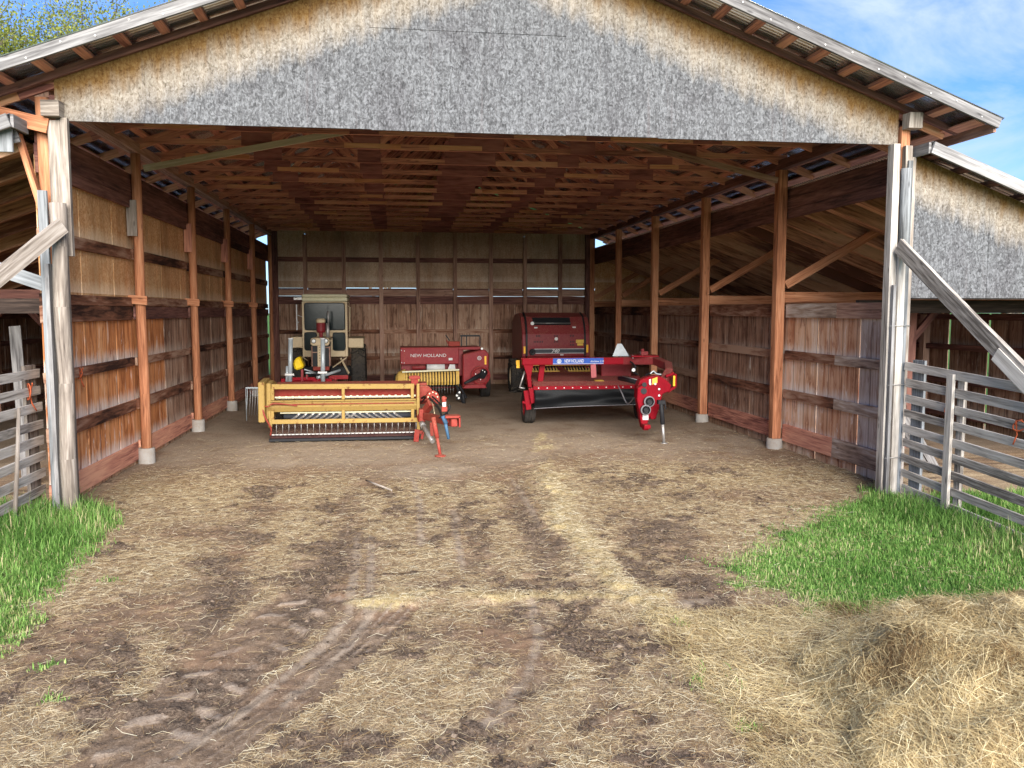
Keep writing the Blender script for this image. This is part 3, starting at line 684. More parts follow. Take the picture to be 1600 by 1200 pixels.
# posts and plates
for k in range(6):
    y = YF+k*BAY+(.1 if k == 0 else 0)-(.12 if k == 5 else 0)
    mb = MB(); mb.tube([(XL+random.uniform(-.01, .01), y, z) for z in (0, 1.2, 2.5, 3.7, 5.06)], [.084, .08, .078, .076, .075], 10); o = mb.build('post', 'orange', barn)
    if 0 < k < 5:
        mb = MB(); mb.lathe((XL, y, -.12), (0, 0, 1), [(.135, 0), (.135, .40), (.125, .42), (0, .42)], 14); mb.build('pier', 'concrete', o, label='white pier under the post')
        part('splice_block', 'grey_tan' if k == 1 else 'red', lambda m: m.box(XL-.13, XL+.02, y-.125, y-.09, 3.75, 4.32), o)
        part('tie_stub', 'orange', lambda m: m.beam((XL-.28, y-.10, 2.75), (XL+.13, y-.10, 2.72), .05, .14), o)
    mb = MB(); yy = y; mb.box(XR-.082, XR+.082, yy-.082, yy+.082, -.05, 5.05, .004); o = mb.build('post', 'orange', barn)
    if 0 < k < 5:
        mb = MB(); mb.lathe((XR, y, -.12), (0, 0, 1), [(.15, 0), (.145, .33), (.135, .35), (0, .35)], 14); mb.build('pier', 'concrete', o, label='white pier under the post')
    for (px_, sg) in ((XL, -1), (XR, 1)):
        pass
part('plate_beam', 'brown', lambda m: [m.box(XL-.08+.055*i, XL-.03+.055*i, 10.76, YB, 5.06+.004*i, 5.215) for i in range(3)])
part('plate_beam', 'dark', lambda m: [m.box(XR-.08+.055*i, XR-.03+.055*i, 10.76, YB, 5.052+.004*i, 5.215) for i in range(3)])
for x, w in ((XL-.10, .06), (XR+.14, .06)):
    part('ledger_beam', 'dark', lambda m: [m.box(x-w/2, x+w/2, 10.8, YB, 4.37, 4.54), m.box(x-w/2+.005, x+w/2-.004, 10.8, YB, 4.20, 4.365)])
    part('blocking', 'dark', lambda m: m.box(x-w/2+.012, x+w/2-.012, 10.8, YB, 4.545, 4.74))
# front posts: a peeled log and boards on the left, sistered boards on the right
mb = MB(); mb.tube([(-3.87, 10.46, -.05), (-3.88, 10.45, .8), (-3.865, 10.47, 1.7), (-3.875, 10.46, 2.6), (-3.865, 10.47, 3.3), (-3.87, 10.47, 3.8)], [.096, .09, .084, .09, .085, .092], 11); mb.build('front_post', 'grey_tan', barn, label='peeled log front post bleached pale')
part('front_post', 'grey_tan', lambda m: m.box(-3.99, -3.84, 10.60, 10.655, -.1, 4.77))
part('front_post', 'grey_tan', lambda m: m.box(-3.84, -3.77, 10.585, 10.655, 3.2, 4.80))
part('side_board', 'grey_blue', lambda m: m.box(-4.10, -4.00, 10.50, 10.54, -.05, 3.95))
part('side_board', 'grey', lambda m: m.box(-4.03, -3.985, 10.42, 10.56, .2, 3.1))
part('front_block', 'grey_tan', lambda m: m.box(-4.02, -3.82, 10.50, 10.66, 4.80, 4.98))
part('front_arm', 'orange', lambda m: m.beam((-3.98, 10.60, 4.70), (-4.55, 10.60, 4.83), .06, .17))
part('front_arm', 'orange', lambda m: m.beam((-4.05, 10.62, 3.55), (-4.32, 10.62, 4.60), .09, .06))
part('front_post', 'fence', lambda m: m.box(6.60, 6.695, 10.50, 10.64, -.1, 4.77))
part('front_post', 'fence', lambda m: m.box(6.705, 6.80, 10.45, 10.60, -.1, 3.4))
part('front_post', 'grey_blue', lambda m: m.box(6.80, 6.865, 10.47, 10.56, -.1, 4.55))
part('front_post', 'grey_blue', lambda m: m.cyl((6.80, 10.52, 3.4), (6.80, 10.52, 4.45), .075, .07, 10))
part('front_post', 'orange', lambda m: m.box(6.765, 6.87, 10.60, 10.70, 3.3, 5.02))
part('side_board', 'grey_tan', lambda m: m.box(6.87, 6.925, 10.50, 10.56, -.1, 4.6))
part('side_board', 'grey', lambda m: m.box(6.62, 6.66, 10.42, 10.47, -.1, 2.9))
part('front_block', 'grey_tan', lambda m: m.box(6.765, 6.96, 10.44, 10.595, 4.97, 5.17, .008))
part('front_block', 'grey_tan', lambda m: m.box(6.77, 6.875, 10.50, 10.595, 4.42, 4.75, .01))
for nm, z in (('wire_tie', 2.35), ('wire_tie', 1.55), ('wire_tie', .55)):
    part(nm, 'steel', lambda m: m.tube([(6.59, 10.43, z), (6.87, 10.43, z+.01), (6.93, 10.5, z), (6.93, 10.6, z)], .006, 5))
part('side_board', 'grey', lambda m: m.box(6.93, 7.10, 11.0, 11.04, -.1, 2.6))
# leaning braces in front
part('front_brace', 'fence', lambda m: [m.beam((6.66, 10.40, 3.42), (6.86, 5.55, .02), .05, .20, jit=.006), m.beam((6.74, 10.44, 3.40), (6.955, 5.5, .02), .15, .05, jit=.006), m.beam((6.715, 8.55, 2.07), (6.86, 5.45, -.1), .045, .17, jit=.004)], label='long weathered plank brace on the right front post')
part('front_brace', 'grey_tan', lambda m: [m.beam((-3.78, 10.33, 3.53), (-6.3, 6.9, .05), .06, .17, jit=.006), m.beam((-3.83, 10.35, 3.45), (-6.35, 6.9, -.02), .14, .05, jit=.006)], label='weathered plank brace on the left front post')
# knee laths inside
part('knee_brace', 'pale_lath', lambda m: m.beam((-3.95, 14.25, 4.82), (-.72, 14.25, 5.50), .04, .10))
part('knee_brace', 'brown', lambda m: m.beam((6.75, 14.25, 4.86), (3.65, 14.25, 5.52), .04, .10))
# left wall: strand board above, grooved sheets below
seams = [10.86]+[12.21+1.335*k for k in range(12)]+[YB-.02]
for i, (a, b) in enumerate(zip(seams, seams[1:])):
    gp = .026 if i < 5 else random.choice([.016, .02, .034])
    part('wall_panel', 'osb_in', lambda m: m.box(XL-.165, XL-.152, a+gp*.5, b-gp*.5, 2.66+random.uniform(-.015, .015), 4.42))
    gp = .028 if i < 4 else random.choice([.016, .024, .035])
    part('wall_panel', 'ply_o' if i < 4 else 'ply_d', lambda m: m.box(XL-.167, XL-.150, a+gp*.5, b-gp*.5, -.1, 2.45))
for k in range(5):
    a, b = YF+k*BAY+(.12 if k == 0 else .08), YF+(k+1)*BAY-.08
    for z0, z1, mt in ((3.385, 3.55, 'girt'), (2.625, 2.77, 'girt'), (2.41, 2.62, 'dark'), (1.67, 1.80, 'girt'), (.93, 1.10, 'girt'), (.13, .41, 'red')):
        if z0 == 2.41 and k < 1: mt = 'girt'
        zj = random.uniform(-.012, .012)
        part('girt', mt, lambda m: m.box(XL-.148, XL-.105, a, b, z0+zj, z1+zj, .006))
# right wall: lower sheets only
seams = [10.86, 11.86, 13.13, 14.40, 15.81, 17.13]+[17.13+1.3*k for k in range(1, 9)]+[YB-.02]
mats = ['ply_w', 'ply_p', 'ply_p', 'ply_d']
for i, (a, b) in enumerate(zip(seams, seams[1:])):
    gp = .03 if i < 3 else random.choice([.012, .02, .04])
    part('wall_panel', mats[min(i, 3)], lambda m: m.box(XR+.150, XR+.167, a+gp*.5, b-gp*.5, -.1, 2.56))
for k in range(5):
    a, b = YF+k*BAY+(.12 if k == 0 else .1), YF+(k+1)*BAY-.1
    for z0, z1, mt in ((2.44, 2.68, 'girt'), (1.70, 1.85, 'girt'), (.98, 1.15, 'girt'), (.20, .50, 'red')):
        zj = random.uniform(-.012, .012)
        if k == 0:      # the bay by the door has bleached grey towards the weather
            part('girt', 'girt_pale' if z0 > 2 else mt, lambda m: m.box(XR+.100, XR+.147, 12.5, b, z0+zj, z1+zj, .006))
            part('girt', 'girt_pale' if z0 < 2 else 'brown', lambda m: m.box(XR+.100, XR+.147, a, 12.495, z0+zj, z1+zj, .006))
        else: part('girt', mt, lambda m: m.box(XR+.100, XR+.147, a, b, z0+zj, z1+zj, .006))
# back wall
st = [-4.18, -2.97, -1.70, -.46, .79, 2.06, 3.30, 4.49, 5.74, 7.02]
for i, (a, b) in enumerate(zip(st, st[1:])):
    part('wall_panel', 'osb_back', lambda m: m.box(a+.008, b-.008, YB, YB+.013, 3.32+random.uniform(-.04, .04), 5.30))
    part('wall_panel', 'ply_d', lambda m: m.box(a+.01, b-.01, YB, YB+.016, -.1, 2.78))
    part('infill_board', 'brown', lambda m: m.box(a+random.choice([.008, .02]), b-.008, YB+.002, YB+.02, 3.06, 3.27))
    part('infill_board', 'dark', lambda m: m.beam((a+.008, YB+.02, 2.915+random.uniform(-.012, .01)), (b-.008, YB+.02, 2.915+random.uniform(-.012, .01)), .02, .288))
    for z0, z1, mt in ((4.20, 4.36, 'dark'), (3.27, 3.32, 'dark'), (1.78, 1.92, 'girt'), (.88, 1.0, 'girt'), (.15, .35, 'dark')):
        part('girt', mt, lambda m: m.box(a+.07, b-.07, YB-.05, YB-.004, z0, z1))
part('back_gable', 'osb_in', lambda m: m.prism([(-4.2, 5.30), (7.0, 5.30), (7.0, 5.24), (XC+5.6, APEX-.16-SL*5.6), (XC, APEX-.16), (XC-5.6, APEX-.16-SL*5.6), (-4.2, 5.24)], 'y', YB+.02, YB+.035))
for i, x in enumerate(st[1:-1]):
    part('wall_stud', 'brown', lambda m: m.box(x-.065, x+.065, YB-.16, YB-.055, 0, 5.2 if i % 3 else 5.1, .004))
for x in (-3.95, 6.72): part('wall_stud', 'dark', lambda m: m.box(x-.09, x+.09, YB-.18, YB-.055, 0, 5.2))

# ------------------------------------------------------------------ lean-to sheds on both sides
def lean_to(s, x0, label):
    t = thing('lean_to_shed', label, 'shed', (x0, YF, 0))
    P = lambda n, mt, fn, **k: part(n, mt, fn, t, **k)
    X = lambda o: x0+s*o
    zr = lambda o: 4.73-SL*o
    W = 5.3
    for k in range(20):
        y = 10.66+k*.95
        P('rafter', 'roofboard', lambda m: m.beam((X(.10), y, zr(.10)-.18), (X(W), y, zr(W)-.18), .045, .22))
        if k < 19: P('roof_board', 'roofboard', lambda m: m.beam((X(.12), y+.48, zr(.12)-.095), (X(W), y+.48, zr(W)-.095), .62, .02))
    for k in range(12):
        o = .2+k*.46
        P('purlin', 'dark', lambda m: m.beam((X(o), 10.24, zr(o)-.035), (X(o), 29.3, zr(o)-.035), .09, .05, up=(s*SL, 0, 1)))
    a, b = (X(-.03), zr(-.03)), (X(W+.4), zr(W+.4))
    corrugated('roof_sheet', a, b, 10.19, 29.6, 'metal', t)
    P('barge_board', 'grey', lambda m: m.beam((X(-.02), 10.2, zr(-.02)-.065), (X(W+.4), 10.2, zr(W+.4)-.065), .04, .15))
    P('barge_cap', 'grey', lambda m: m.box(min(X(-.06), X(-.025)), max(X(-.06), X(-.025)), 10.22, 10.6, zr(0)-.13, zr(0)+.015))
    for k in range(6):
        y = YF+k*BAY+(.25 if k == 0 else -.1 if k == 5 else 0)
        P('outer_post', 'brown', lambda m: m.box(X(W)-.08, X(W)+.08, y-.08, y+.08, -.1, zr(W)-.3))
        if k: P('tie_beam', 'orange' if s > 0 else 'dark', lambda m: m.beam((X(.0 if s > 0 else .05), y, 2.80), (X(W-.1), y, 2.80), .09, .185))
        if s > 0 and k: P('diagonal_brace', 'orange', lambda m: m.beam((X(.03), y, 3.02), (X(1.85), y, 4.05 if k > 0 else 3.9), .06, .15))
        if k:
            P('inner_post', 'dark', lambda m: m.box(X(2.5)-.08, X(2.5)+.08, y-.08, y+.08, -.1, 2.70))
            for d in (-1, 1): P('post_brace', 'dark', lambda m: m.beam((X(2.5+d*.07), y, 2.05), (X(2.5+d*.62), y, 2.68), .07, .12))
    q = [10.9+1.27*k for k in range(15)]
    for i, (a, b) in enumerate(zip(q, q[1:])):
        gp = .07 if s > 0 else .02
        P('wall_panel', 'ply_d', lambda m: m.box(min(X(W+.09), X(W+.105)), max(X(W+.09), X(W+.105)), a+gp/2, b-gp/2, -.15, 2.50 if s > 0 and i < 5 else 2.67))
    for z in (.25, 1.0, 1.75, 2.42):
        P('girt', 'dark', lambda m: m.box(X(W)-.02 if s > 0 else X(W)-.085, X(W)+.085 if s > 0 else X(W)+.02, 10.9, YB, z-.06, z+.06))
    for k in range(5):
        a, b = X(.05+1.05*k), X(.05+1.05*(k+1)); ta, tb = zr(.05+1.05*k)-.075, zr(.05+1.05*(k+1))-.075
        P('wall_panel', 'osb_in', lambda m: m.prism([(a, 0), (b, 0), (b, tb), (a, ta)], 'y', YB+.03, YB+.045))
    P('header_beam', 'deep', lambda m: m.beam((X(.12), 12.1, 2.62), (X(W), 12.1, 2.62), .09, .20))
    if s > 0:
        e = [0, 1.15, 2.37, 3.59, 4.81, W]
        for i, (a, b) in enumerate(zip(e, e[1:])):
            z0 = 2.73; ta, tb = zr(a)-.085, zr(b)-.085
            P('front_panel', 'osb_side', lambda m: m.prism([(X(a+.002), z0), (X(b-.002), z0), (X(b-.002), tb), (X(a+.002), ta)], 'y', 10.60, 10.615))
        P('front_sill', 'deep', lambda m: m.box(X(0), X(W), 10.63, 10.70, 2.712, 2.745))
    else:
        P('header_board', 'grey', lambda m: m.beam((X(.0), 10.45, 4.60), (X(1.3), 10.40, 4.26), .03, .24))
        P('hung_board', 'grey_blue', lambda m: m.box(-4.44, -4.27, 10.33, 10.36, 4.35, 4.72))
        P('cross_board', 'grey_blue', lambda m: m.beam((-3.98, 10.62, 2.82), (-5.6, 10.4, 3.42), .04, .16))
    return t
lean_to(1, 6.97, 'right lean-to shed with grey weathered board front above a dark opening')
lean_to(-1, -4.26, 'left lean-to shed with open dark front behind the leaning brace')

# ------------------------------------------------------------------ slatted fences, twine, poles
def slat_fence(x, y0, y1, ups, tilt, label, plank):
    t = thing('slatted_fence', label, 'fence', (x, (y0+y1)/2, 0), 'slatted fences running out from the barn front')
    sd = -1 if x > 0 else 1              # the yard side
    for i in range(9):
        z = 1.80-.207*i
        a, b = y0+random.uniform(-.03, .03), y1
        zz = lambda y: z-tilt*(y0-y)+random.uniform(-.012, .012)
        part('rail', 'fence', lambda m: m.beam((x, a, zz(a)), (x, b, zz(b)), .032, .105, jit=.004), t)
    part('bottom_board', 'grey_tan', lambda m: m.beam((x+sd*.06, y0-.1, .03), (x+sd*.10, y1, -.02), .03, .12), t)
    for u in ups:
        for d in (-1, 1):
            part('upright', 'fence', lambda m: m.box(x+d*.045-.022, x+d*.045+.022, u-.055+d*.05*sd, u+.055+d*.05*sd, -.1, 1.82-tilt*(y0-u), .004), t)
    for y, w, mt in plank:
        part('backing_plank', mt, lambda m: m.box(x-sd*.05-.02, x-sd*.05+.02, y-w/2, y+w/2, -.1, 1.9, .004), t)
    return t
slat_fence(6.85, 10.42, 5.0, (9.38, 7.3, 5.3), .045, 'weathered grey slatted fence beside the right front post and green grass', [(10.2, .24, 'grey_blue')])
slat_fence(-4.33, 10.90, 5.2, (8.9, 6.9), .0, 'weathered grey slatted fence beside the left log post with a pole leaning on it', [(10.72, .30, 'grey_tan')])
mb = MB(); mb.tube([(-4.24, 9.80, .06), (-4.25, 9.97, .75), (-4.262, 10.13, 1.45)], [.026, .025, .023], 8)
tag(mb.build('wooden_pole', 'grey_tan'), 'slim pale wooden pole leaning against the left slatted fence', 'pole')
def twine(pts, label):
    mb = MB(); mb.tube(pts, .0085, 5); tag(mb.build('baling_twine', 'twine'), label, 'twine')
def loop(c, ax, ry, rz, tail):
    pts = [(c[0]+.035*math.cos(a*1.3), c[1]+ry*math.sin(a), c[2]+rz*math.cos(a)) for a in [i*.6 for i in range(12)]]
    return pts+[(c[0]+tail[0]*k, c[1]+tail[1]*k, c[2]-rz+tail[2]*k) for k in (.3, .7, 1)]
twine(loop((-4.30, 10.52, 1.60), 0, .05, .10, (.03, .10, -.14)), 'orange twine tied round the second rail of the left fence')
twine(loop((6.82, 8.28, 1.29), 0, .06, .06, (-.02, .05, -.16)), 'orange twine knotted on the right fence at the photo edge')
twine(loop((6.82, 9.48, 1.36), 0, .02, .08, (-.01, .03, -.1)), 'thin orange twine beside the upright of the right fence')
twine(loop((-4.19, 11.84, 1.72), 0, .03, .07, (.02, .06, -.12)), 'orange twine hanging on a girt of the orange left wall')
for i, (p, q, lb) in enumerate([((8.42, 11.85, .0), (8.0, 12.9, 1.55), 'grey plank leaning in the right lean-to, nearer of the two'), ((8.55, 12.35, .0), (8.15, 13.3, 1.3), 'grey plank leaning in the right lean-to, farther of the two')]):
    mb = MB(); mb.beam(p, q, .14, .03, up=(0, -1, .4)); tag(mb.build('leaning_plank', 'grey'), lb, 'plank')
mb = MB(); mb.beam((-5.35, 12.9, .0), (-5.55, 13.2, 2.33), .16, .03, up=(0, -1, 0)); tag(mb.build('leaning_plank', 'grey'), 'pale plank propped upright in the dark left lean-to', 'plank')
mb = MB(); mb.tube([(-.46, 12.45, .035), (-.30, 12.1, .04), (-.08, 11.72, .03)], [.014, .017, .012], 6); tag(mb.build('stick', 'grey_tan'), 'pale crooked stick lying on the straw in front of the yellow mower', 'stick')
# ------------------------------------------------------------------ machines
def wheel(parent, c, r, w, axis=(1, 0, 0), rim='white', lugs=0, ribs=3, rr=.55):
    """tyre with tread, its rim a sub-part"""
    ax = V(axis).normalized(); c = V(c); mb = MB()
    prof = [(r*rr, -w*.42), (r*.80, -w*.5), (r*.95, -w*.46), (r, -w*.34)]
    for i in range(ribs):
        a, b = -.34+.68*i/ribs, -.34+.68*(i+1)/ribs
        prof += [(r, w*(a+.02)), (r, w*(b-.03)), (r*.965, w*(b-.02)), (r*.965, w*(b))]
    prof += [(r, w*.34), (r*.95, w*.46), (r*.80, w*.5), (r*rr, w*.42), (r*rr, -w*.42)]
    mb.lathe(c, ax, prof, 30)
    if lugs:
        nx = ax.orthogonal().normalized(); ny = ax.cross(nx)
        for i in range(lugs):
            for s in (-1, 1):
                a = 2*math.pi*(i+(.5 if s > 0 else 0))/lugs; a2 = a-.16
                e = lambda an, rad, x: c+(nx*math.cos(an)+ny*math.sin(an))*rad+ax*x
                mb.beam(e(a, r*1.005, s*w*.46), e(a2, r*1.02, s*w*.03), .05, .07, up=(nx*math.cos(a)+ny*math.sin(a)))
    t = mb.build('tyre', 'rubber', parent)
    mb = MB(); mb.lathe(c, ax, [(r*rr, -w*.40), (r*rr*.92, -w*.40), (r*rr*.85, -w*.12), (r*.22, -w*.1), (r*.2, -w*.2), (.001, -w*.2)], 24)
    mb.lathe(c, ax, [(r*rr, w*.40), (r*rr*.92, w*.40), (r*rr*.85, w*.12), (r*.22, w*.1), (r*.2, w*.2), (.001, w*.2)], 24)
    mb.build('rim', rim, t); return t
def hose(parent, pts, r=.014, mat='black'):
    P = [V(p) for p in pts]; out = []
    for i in range(len(P)-1):          # Catmull-Rom
        p0, p1, p2, p3 = P[max(i-1, 0)], P[i], P[i+1], P[min(i+2, len(P)-1)]
        for k in range(6):
            t = k/6; out.append(.5*((2*p1)+(p2-p0)*t+(2*p0-5*p1+4*p2-p3)*t*t+(3*p1-p0-3*p2+p3)*t**3))
    out.append(P[-1]); mb = MB(); mb.tube(out, r, 6); return mb.build('hose', mat, parent)

# --- yellow mower conditioner, front left
hb = thing('mower_conditioner', 'straw yellow mower conditioner with open reel frame and red tongue', 'hay mower', (-1.0, 17.2, 0))
Q = lambda n, mt, fn, **k: part(n, mt, fn, hb, bevel=k.pop('bevel', .006), **k)
x0, x1 = -2.40, .36
FY = 16.55
def fz(y, Y=FY): return at(540, y, Y).z
Q('end_cap', 'yellow', lambda m: (m.prism([(16.35, .42), (17.5, .42), (17.5, 1.12), (17.1, 1.22), (16.42, 1.19)], 'x', -2.62, -2.50), m.prism([(16.55, .45), (17.5, .45), (17.5, 1.10), (17.0, 1.18), (16.62, 1.15)], 'x', -2.50, -2.41)), bevel=.015)
Q('end_cap', 'old_red', lambda m: m.prism([(16.6, .4), (17.6, .4), (17.6, 1.05), (16.7, 1.05)], 'x', .40, .47))
Q('top_rail', 'yellow', lambda m: m.beam((x0, FY+.10, 1.085), (x1, FY+.10, 1.06), .06, .10))
Q('crop_shield', 'old_red', lambda m: m.prism([(FY+.35, 1.04), (FY+1.0, 1.10), (FY+1.0, .70), (FY+.40, .80)], 'x', x0, x1))
Q('reel_bar', 'cream_l', lambda m: [m.cyl((x0+.05, FY+.14, .868), (x1, FY+.14, .855), .018, n=8)]+[m.cyl((x0+.12+.125*i, FY+.14, .866), (x0+.165+.125*i, FY+.14, .866), .027, n=8) for i in range(22)])
Q('reel_bat', 'cream_l', lambda m: m.box(x0+.05, x1, FY+.25, FY+.29, .82, .84))
Q('front_shield', 'yellow', lambda m: m.prism([(FY+.08, .79), (FY+.10, .79), (FY-.01, .70), (FY+.05, .60), (FY+.03, .59), (FY-.045, .70)], 'x', x0-.06, x1+.05), bevel=.01)
Q('shield_lip', 'yellow', lambda m: m.box(x0-.06, x1+.04, FY+.02, FY+.10, .79, .815))
Q('shield_rod', 'old_red', lambda m: m.cyl((x0, FY-.03, .745), (x1, FY-.03, .74), .011, n=6))
Q('reel_pipe', 'cream_l', lambda m: m.cyl((x0+.15, FY+.10, .565), (x1-.05, FY+.10, .56), .017, n=8))
Q('bottom_rail', 'yellow', lambda m: m.beam((x0, FY-.02, .41), (x1+.05, FY-.02, .40), .06, .085))
for u in (x0+.02, -1.03, x1-.04):
    Q('upright', 'yellow', lambda m: m.box(u-.03, u+.03, FY+.06, FY+.10, .82, 1.05))
    Q('upright', 'yellow', lambda m: m.box(u-.03, u+.03, FY-.03, FY+.02, .43, .62))
Q('upright', 'yellow', lambda m: m.box(x1+.045, x1+.10, FY-.06, FY+.05, .16, 1.12))
Q('upright', 'yellow', lambda m: m.beam((x0-.02, FY-.03, .30), (x0-.09, FY+.12, .88), .05, .09))
Q('stub', 'old_red', lambda m: (m.box(x1-.06, x1+.08, FY+.12, FY+.2, 1.08, 1.27), m.box(x1-.10, x1+.12, FY+.10, FY+.22, 1.20, 1.26)))
Q('roller', 'band', lambda m: m.cyl((x0+.2, FY+.32, .52), (x1-.06, FY+.32, .51), .105, n=20))
def chev(m):        # spiral rubber bars on the conditioning roll
    for i in range(18):
        xa = x0+.28+i*.135; s = 1 if i < 9 else -1
        for a in range(6):
            t0, t1 = a/6, (a+1)/6; an = lambda t: -.2+2.6*t
            p = lambda t: V((xa+s*.30*t, FY+.32-.112*math.sin(an(t)), .515-.112*math.cos(an(t))))
            m.beam(p(t0), p(t1), .035, .02, up=(0, -math.sin(an(t0)), -math.cos(an(t0))))
Q('roller_bars', 'steel', chev, bevel=0)
Q('cutter_pan', 'pan', lambda m: m.prism([(FY+.02, .14), (FY+.5, .30), (FY+.6, .30), (FY+.6, .06), (FY+.04, .04)], 'x', x0-.04, x1+.10))
Q('guard_bar', 'steel', lambda m: (m.box(x0, x1+.08, FY-.03, FY+.02, .145, .165), [m.prism([(x0+.05+i*.0762, FY-.03), (x0+.075+i*.0762, FY-.03), (x0+.0625+i*.0762, FY-.12)], 'z', .148, .162) for i in range(36)]), bevel=0)
Q('skid', 'black', lambda m: m.beam((x0-.05, FY+.0, .05), (x1+.1, FY+.0, .05), .14, .05))
tn = MB()
for i in range(24):
    x = x0+.09+i*.117; tn.tube([(x, FY-.01, .41), (x+.006, FY-.05, .30), (x-.003, FY-.02, .175)], .006, 5)
tn.build('reel_tines', 'steel', hb)
for s in (-1, 1): wheel(hb, (-1.05+s*1.28, 17.75, .33), .33, .24, rim='pick_yellow')
Q('rear_frame', 'old_red', lambda m: (m.box(x0, .9, 17.35, 17.47, .62, .78), m.box(.35, .62, 16.9, 17.3, .70, 1.10)), bevel=.01)
Q('gearbox', 'old_red', lambda m: m.prism([(.44, .74), (.72, .74), (.72, .98), (.62, 1.06), (.46, 1.06)], 'y', 16.75, 17.05), bevel=.02)
gc = at(676, 620, 16.1)
Q('drive_pulley', 'old_red', lambda m: (m.lathe(gc, (.25, -1, .1), [(.001, .03), (.05, .03), (.06, .0), (.115, .0), (.125, .015), (.125, -.05), (.10, -.06), (0.001, -.06)], 20)), bevel=0)
Q('pulley_bolts', 'cream_l', lambda m: [m.cyl(gc+V((.09*math.cos(a), -.01, .09*math.sin(a))), gc+V((.09*math.cos(a)+.004, -.03, .09*math.sin(a))), .014, n=6) for a in [i*.785 for i in range(8)]], bevel=0)
a0, a1 = at(656, 655, 16.5), at(674, 629, 16.0)
Q('tongue_arm', 'old_red', lambda m: m.beam(a0, a1, .12, .13), bevel=.01)
t0_, t1_ = V((.52, 16.4, .50)), V((1.0, 14.35, .62))
Q('drawbar', 'old_red', lambda m: m.beam(t0_, t1_, .11, .14), bevel=.01)
h0, h1 = at(697, 650, 14.4), at(719, 664, 14.4)
Q('hitch_plate', 'old_red', lambda m: (m.box(h0.x-.02, h1.x, 14.3, 14.55, h0.z-.03, h0.z+.01), m.box(h1.x-.03, h1.x, 14.3, 14.55, h1.z-.03, h0.z), m.box(h0.x+.02, h1.x, 14.5, 14.55, h1.z+.02, h0.z)), bevel=.006)
j0, j1 = at(677, 652, 14.7), V((.76, 14.56, .02))
jm = j0.lerp(j1, .55)
Q('jack_stand', 'old_red', lambda m: (m.cyl(j0, jm, .043, .040, 10), m.cyl(jm, j1, .028, .028, 10), m.lathe(j1-V((0, 0, .02)), (0, 0, 1), [(.001, 0), (.10, 0), (.10, .02), (.03, .035)], 14)), bevel=0)
Q('jack_stand', 'bluesteel', lambda m: (m.cyl(at(694, 652, 14.45), at(701, 686, 14.45), .032, .026, 8), m.cyl(at(692, 650, 14.45), at(697, 662, 14.45), .04, n=8)), bevel=0, label='blue painted jack tube')
cA, cB = at(660, 663, 16.0), at(676, 690, 15.4)
Q('cylinder', 'steel', lambda m: (m.cyl(cA, cB, .042, n=12), m.cyl(cA+(cA-cB)*.06, cA+(cB-cA)*.12, .055, n=12)), bevel=0)
Q('cylinder', 'white', lambda m: m.cyl(at(694, 641, 14.5), at(694, 627, 14.5), .036, n=10), bevel=0, label='white crank tube')
Q('crank_head', 'old_red', lambda m: (m.cyl(at(694, 628, 14.5), at(693, 619, 14.5), .045, .03, 10), m.cyl(at(690, 623, 14.5), at(698, 622, 14.5), .02, n=6), m.box(at(690, 648, 14.5).x, at(699, 648, 14.5).x, 14.46, 14.54, .80, .89)), bevel=.006)
Q('skid_shoe', 'old_red', lambda m: (m.beam(at(652, 671, 16.3), at(650, 690, 16.3), .06, .1), m.beam(at(650, 675, 16.3), at(661, 675, 16.3), .05, .06), m.beam(at(661, 675, 16.3), at(659, 686, 16.3), .05, .05)), bevel=.006)
Q('bracket', 'old_red', lambda m: m.beam(at(674, 660, 15.2), at(675, 681, 15.2), .05, .06), bevel=.006)
Q('bracket', 'old_red', lambda m: m.box(.44, .56, 16.2, 16.5, .40, .64), bevel=.006)
hose(hb, [at(659, 622, 16.6), at(668, 620, 16.2), at(684, 636, 15.4), at(690, 650, 14.8)], .022)
hose(hb, [at(659, 628, 16.6), at(672, 618, 16.2), at(690, 634, 15.4), at(700, 648, 14.6)], .016)
hose(hb, [at(686, 653, 14.6), at(694, 648, 14.5), at(702, 640, 14.4), at(702, 632, 14.4)], .016)
hose(hb, [at(664, 640, 16.2), at(674, 628, 15.9), at(679, 646, 15.0)], .008, 'cream')
hose(hb, [(-2.60, FY-.1, .80), (-2.45, FY-.16, .72), (-2.32, FY-.1, .78), (-1.9, FY-.08, .72)], .012, 'old_red')
hose(hb, [(-2.56, FY-.1, .78), (-2.50, FY-.2, .55), (-2.40, FY-.12, .30), (-2.42, FY-.05, .15)], .018, 'old_red')

# --- red disc mower, right
dm = thing('disc_mower', 'red disc mower with black curtain, blue decal and swivel tongue', 'hay mower', (4.3, 18.4, 0))
Q = lambda n, mt, fn, **k: part(n, mt, fn, dm, bevel=k.pop('bevel', .008), **k)
DY = 18.0
bl, br = at(816, 565, DY), at(985, 565, DY)
zt, zb = at(900, 559, DY).z, at(900, 570, DY).z
Q('main_beam', 'nh_red', lambda m: m.beam((bl.x, DY+.1, (zt+zb)/2), (br.x, DY+.1, (zt+zb)/2), .2, zt-zb), bevel=.015)
Q('decal', 'blue', lambda m: m.box(at(864, 560, DY).x, at(943, 560, DY).x, DY-.0045, DY+.002, zb+.012, zt-.008), bevel=0)
cz = (zt+zb)/2+.005
text('NEW HOLLAND', 'lettering', 'white', dm, (at(897, 563, DY).x, DY-.0065, cz), .105, at(910, 563, DY).x-at(880, 563, DY).x, bold=.001)
text('discbine 210', 'lettering', 'white', dm, (at(933, 563, DY).x, DY-.0065, cz-.01), .06, .30)
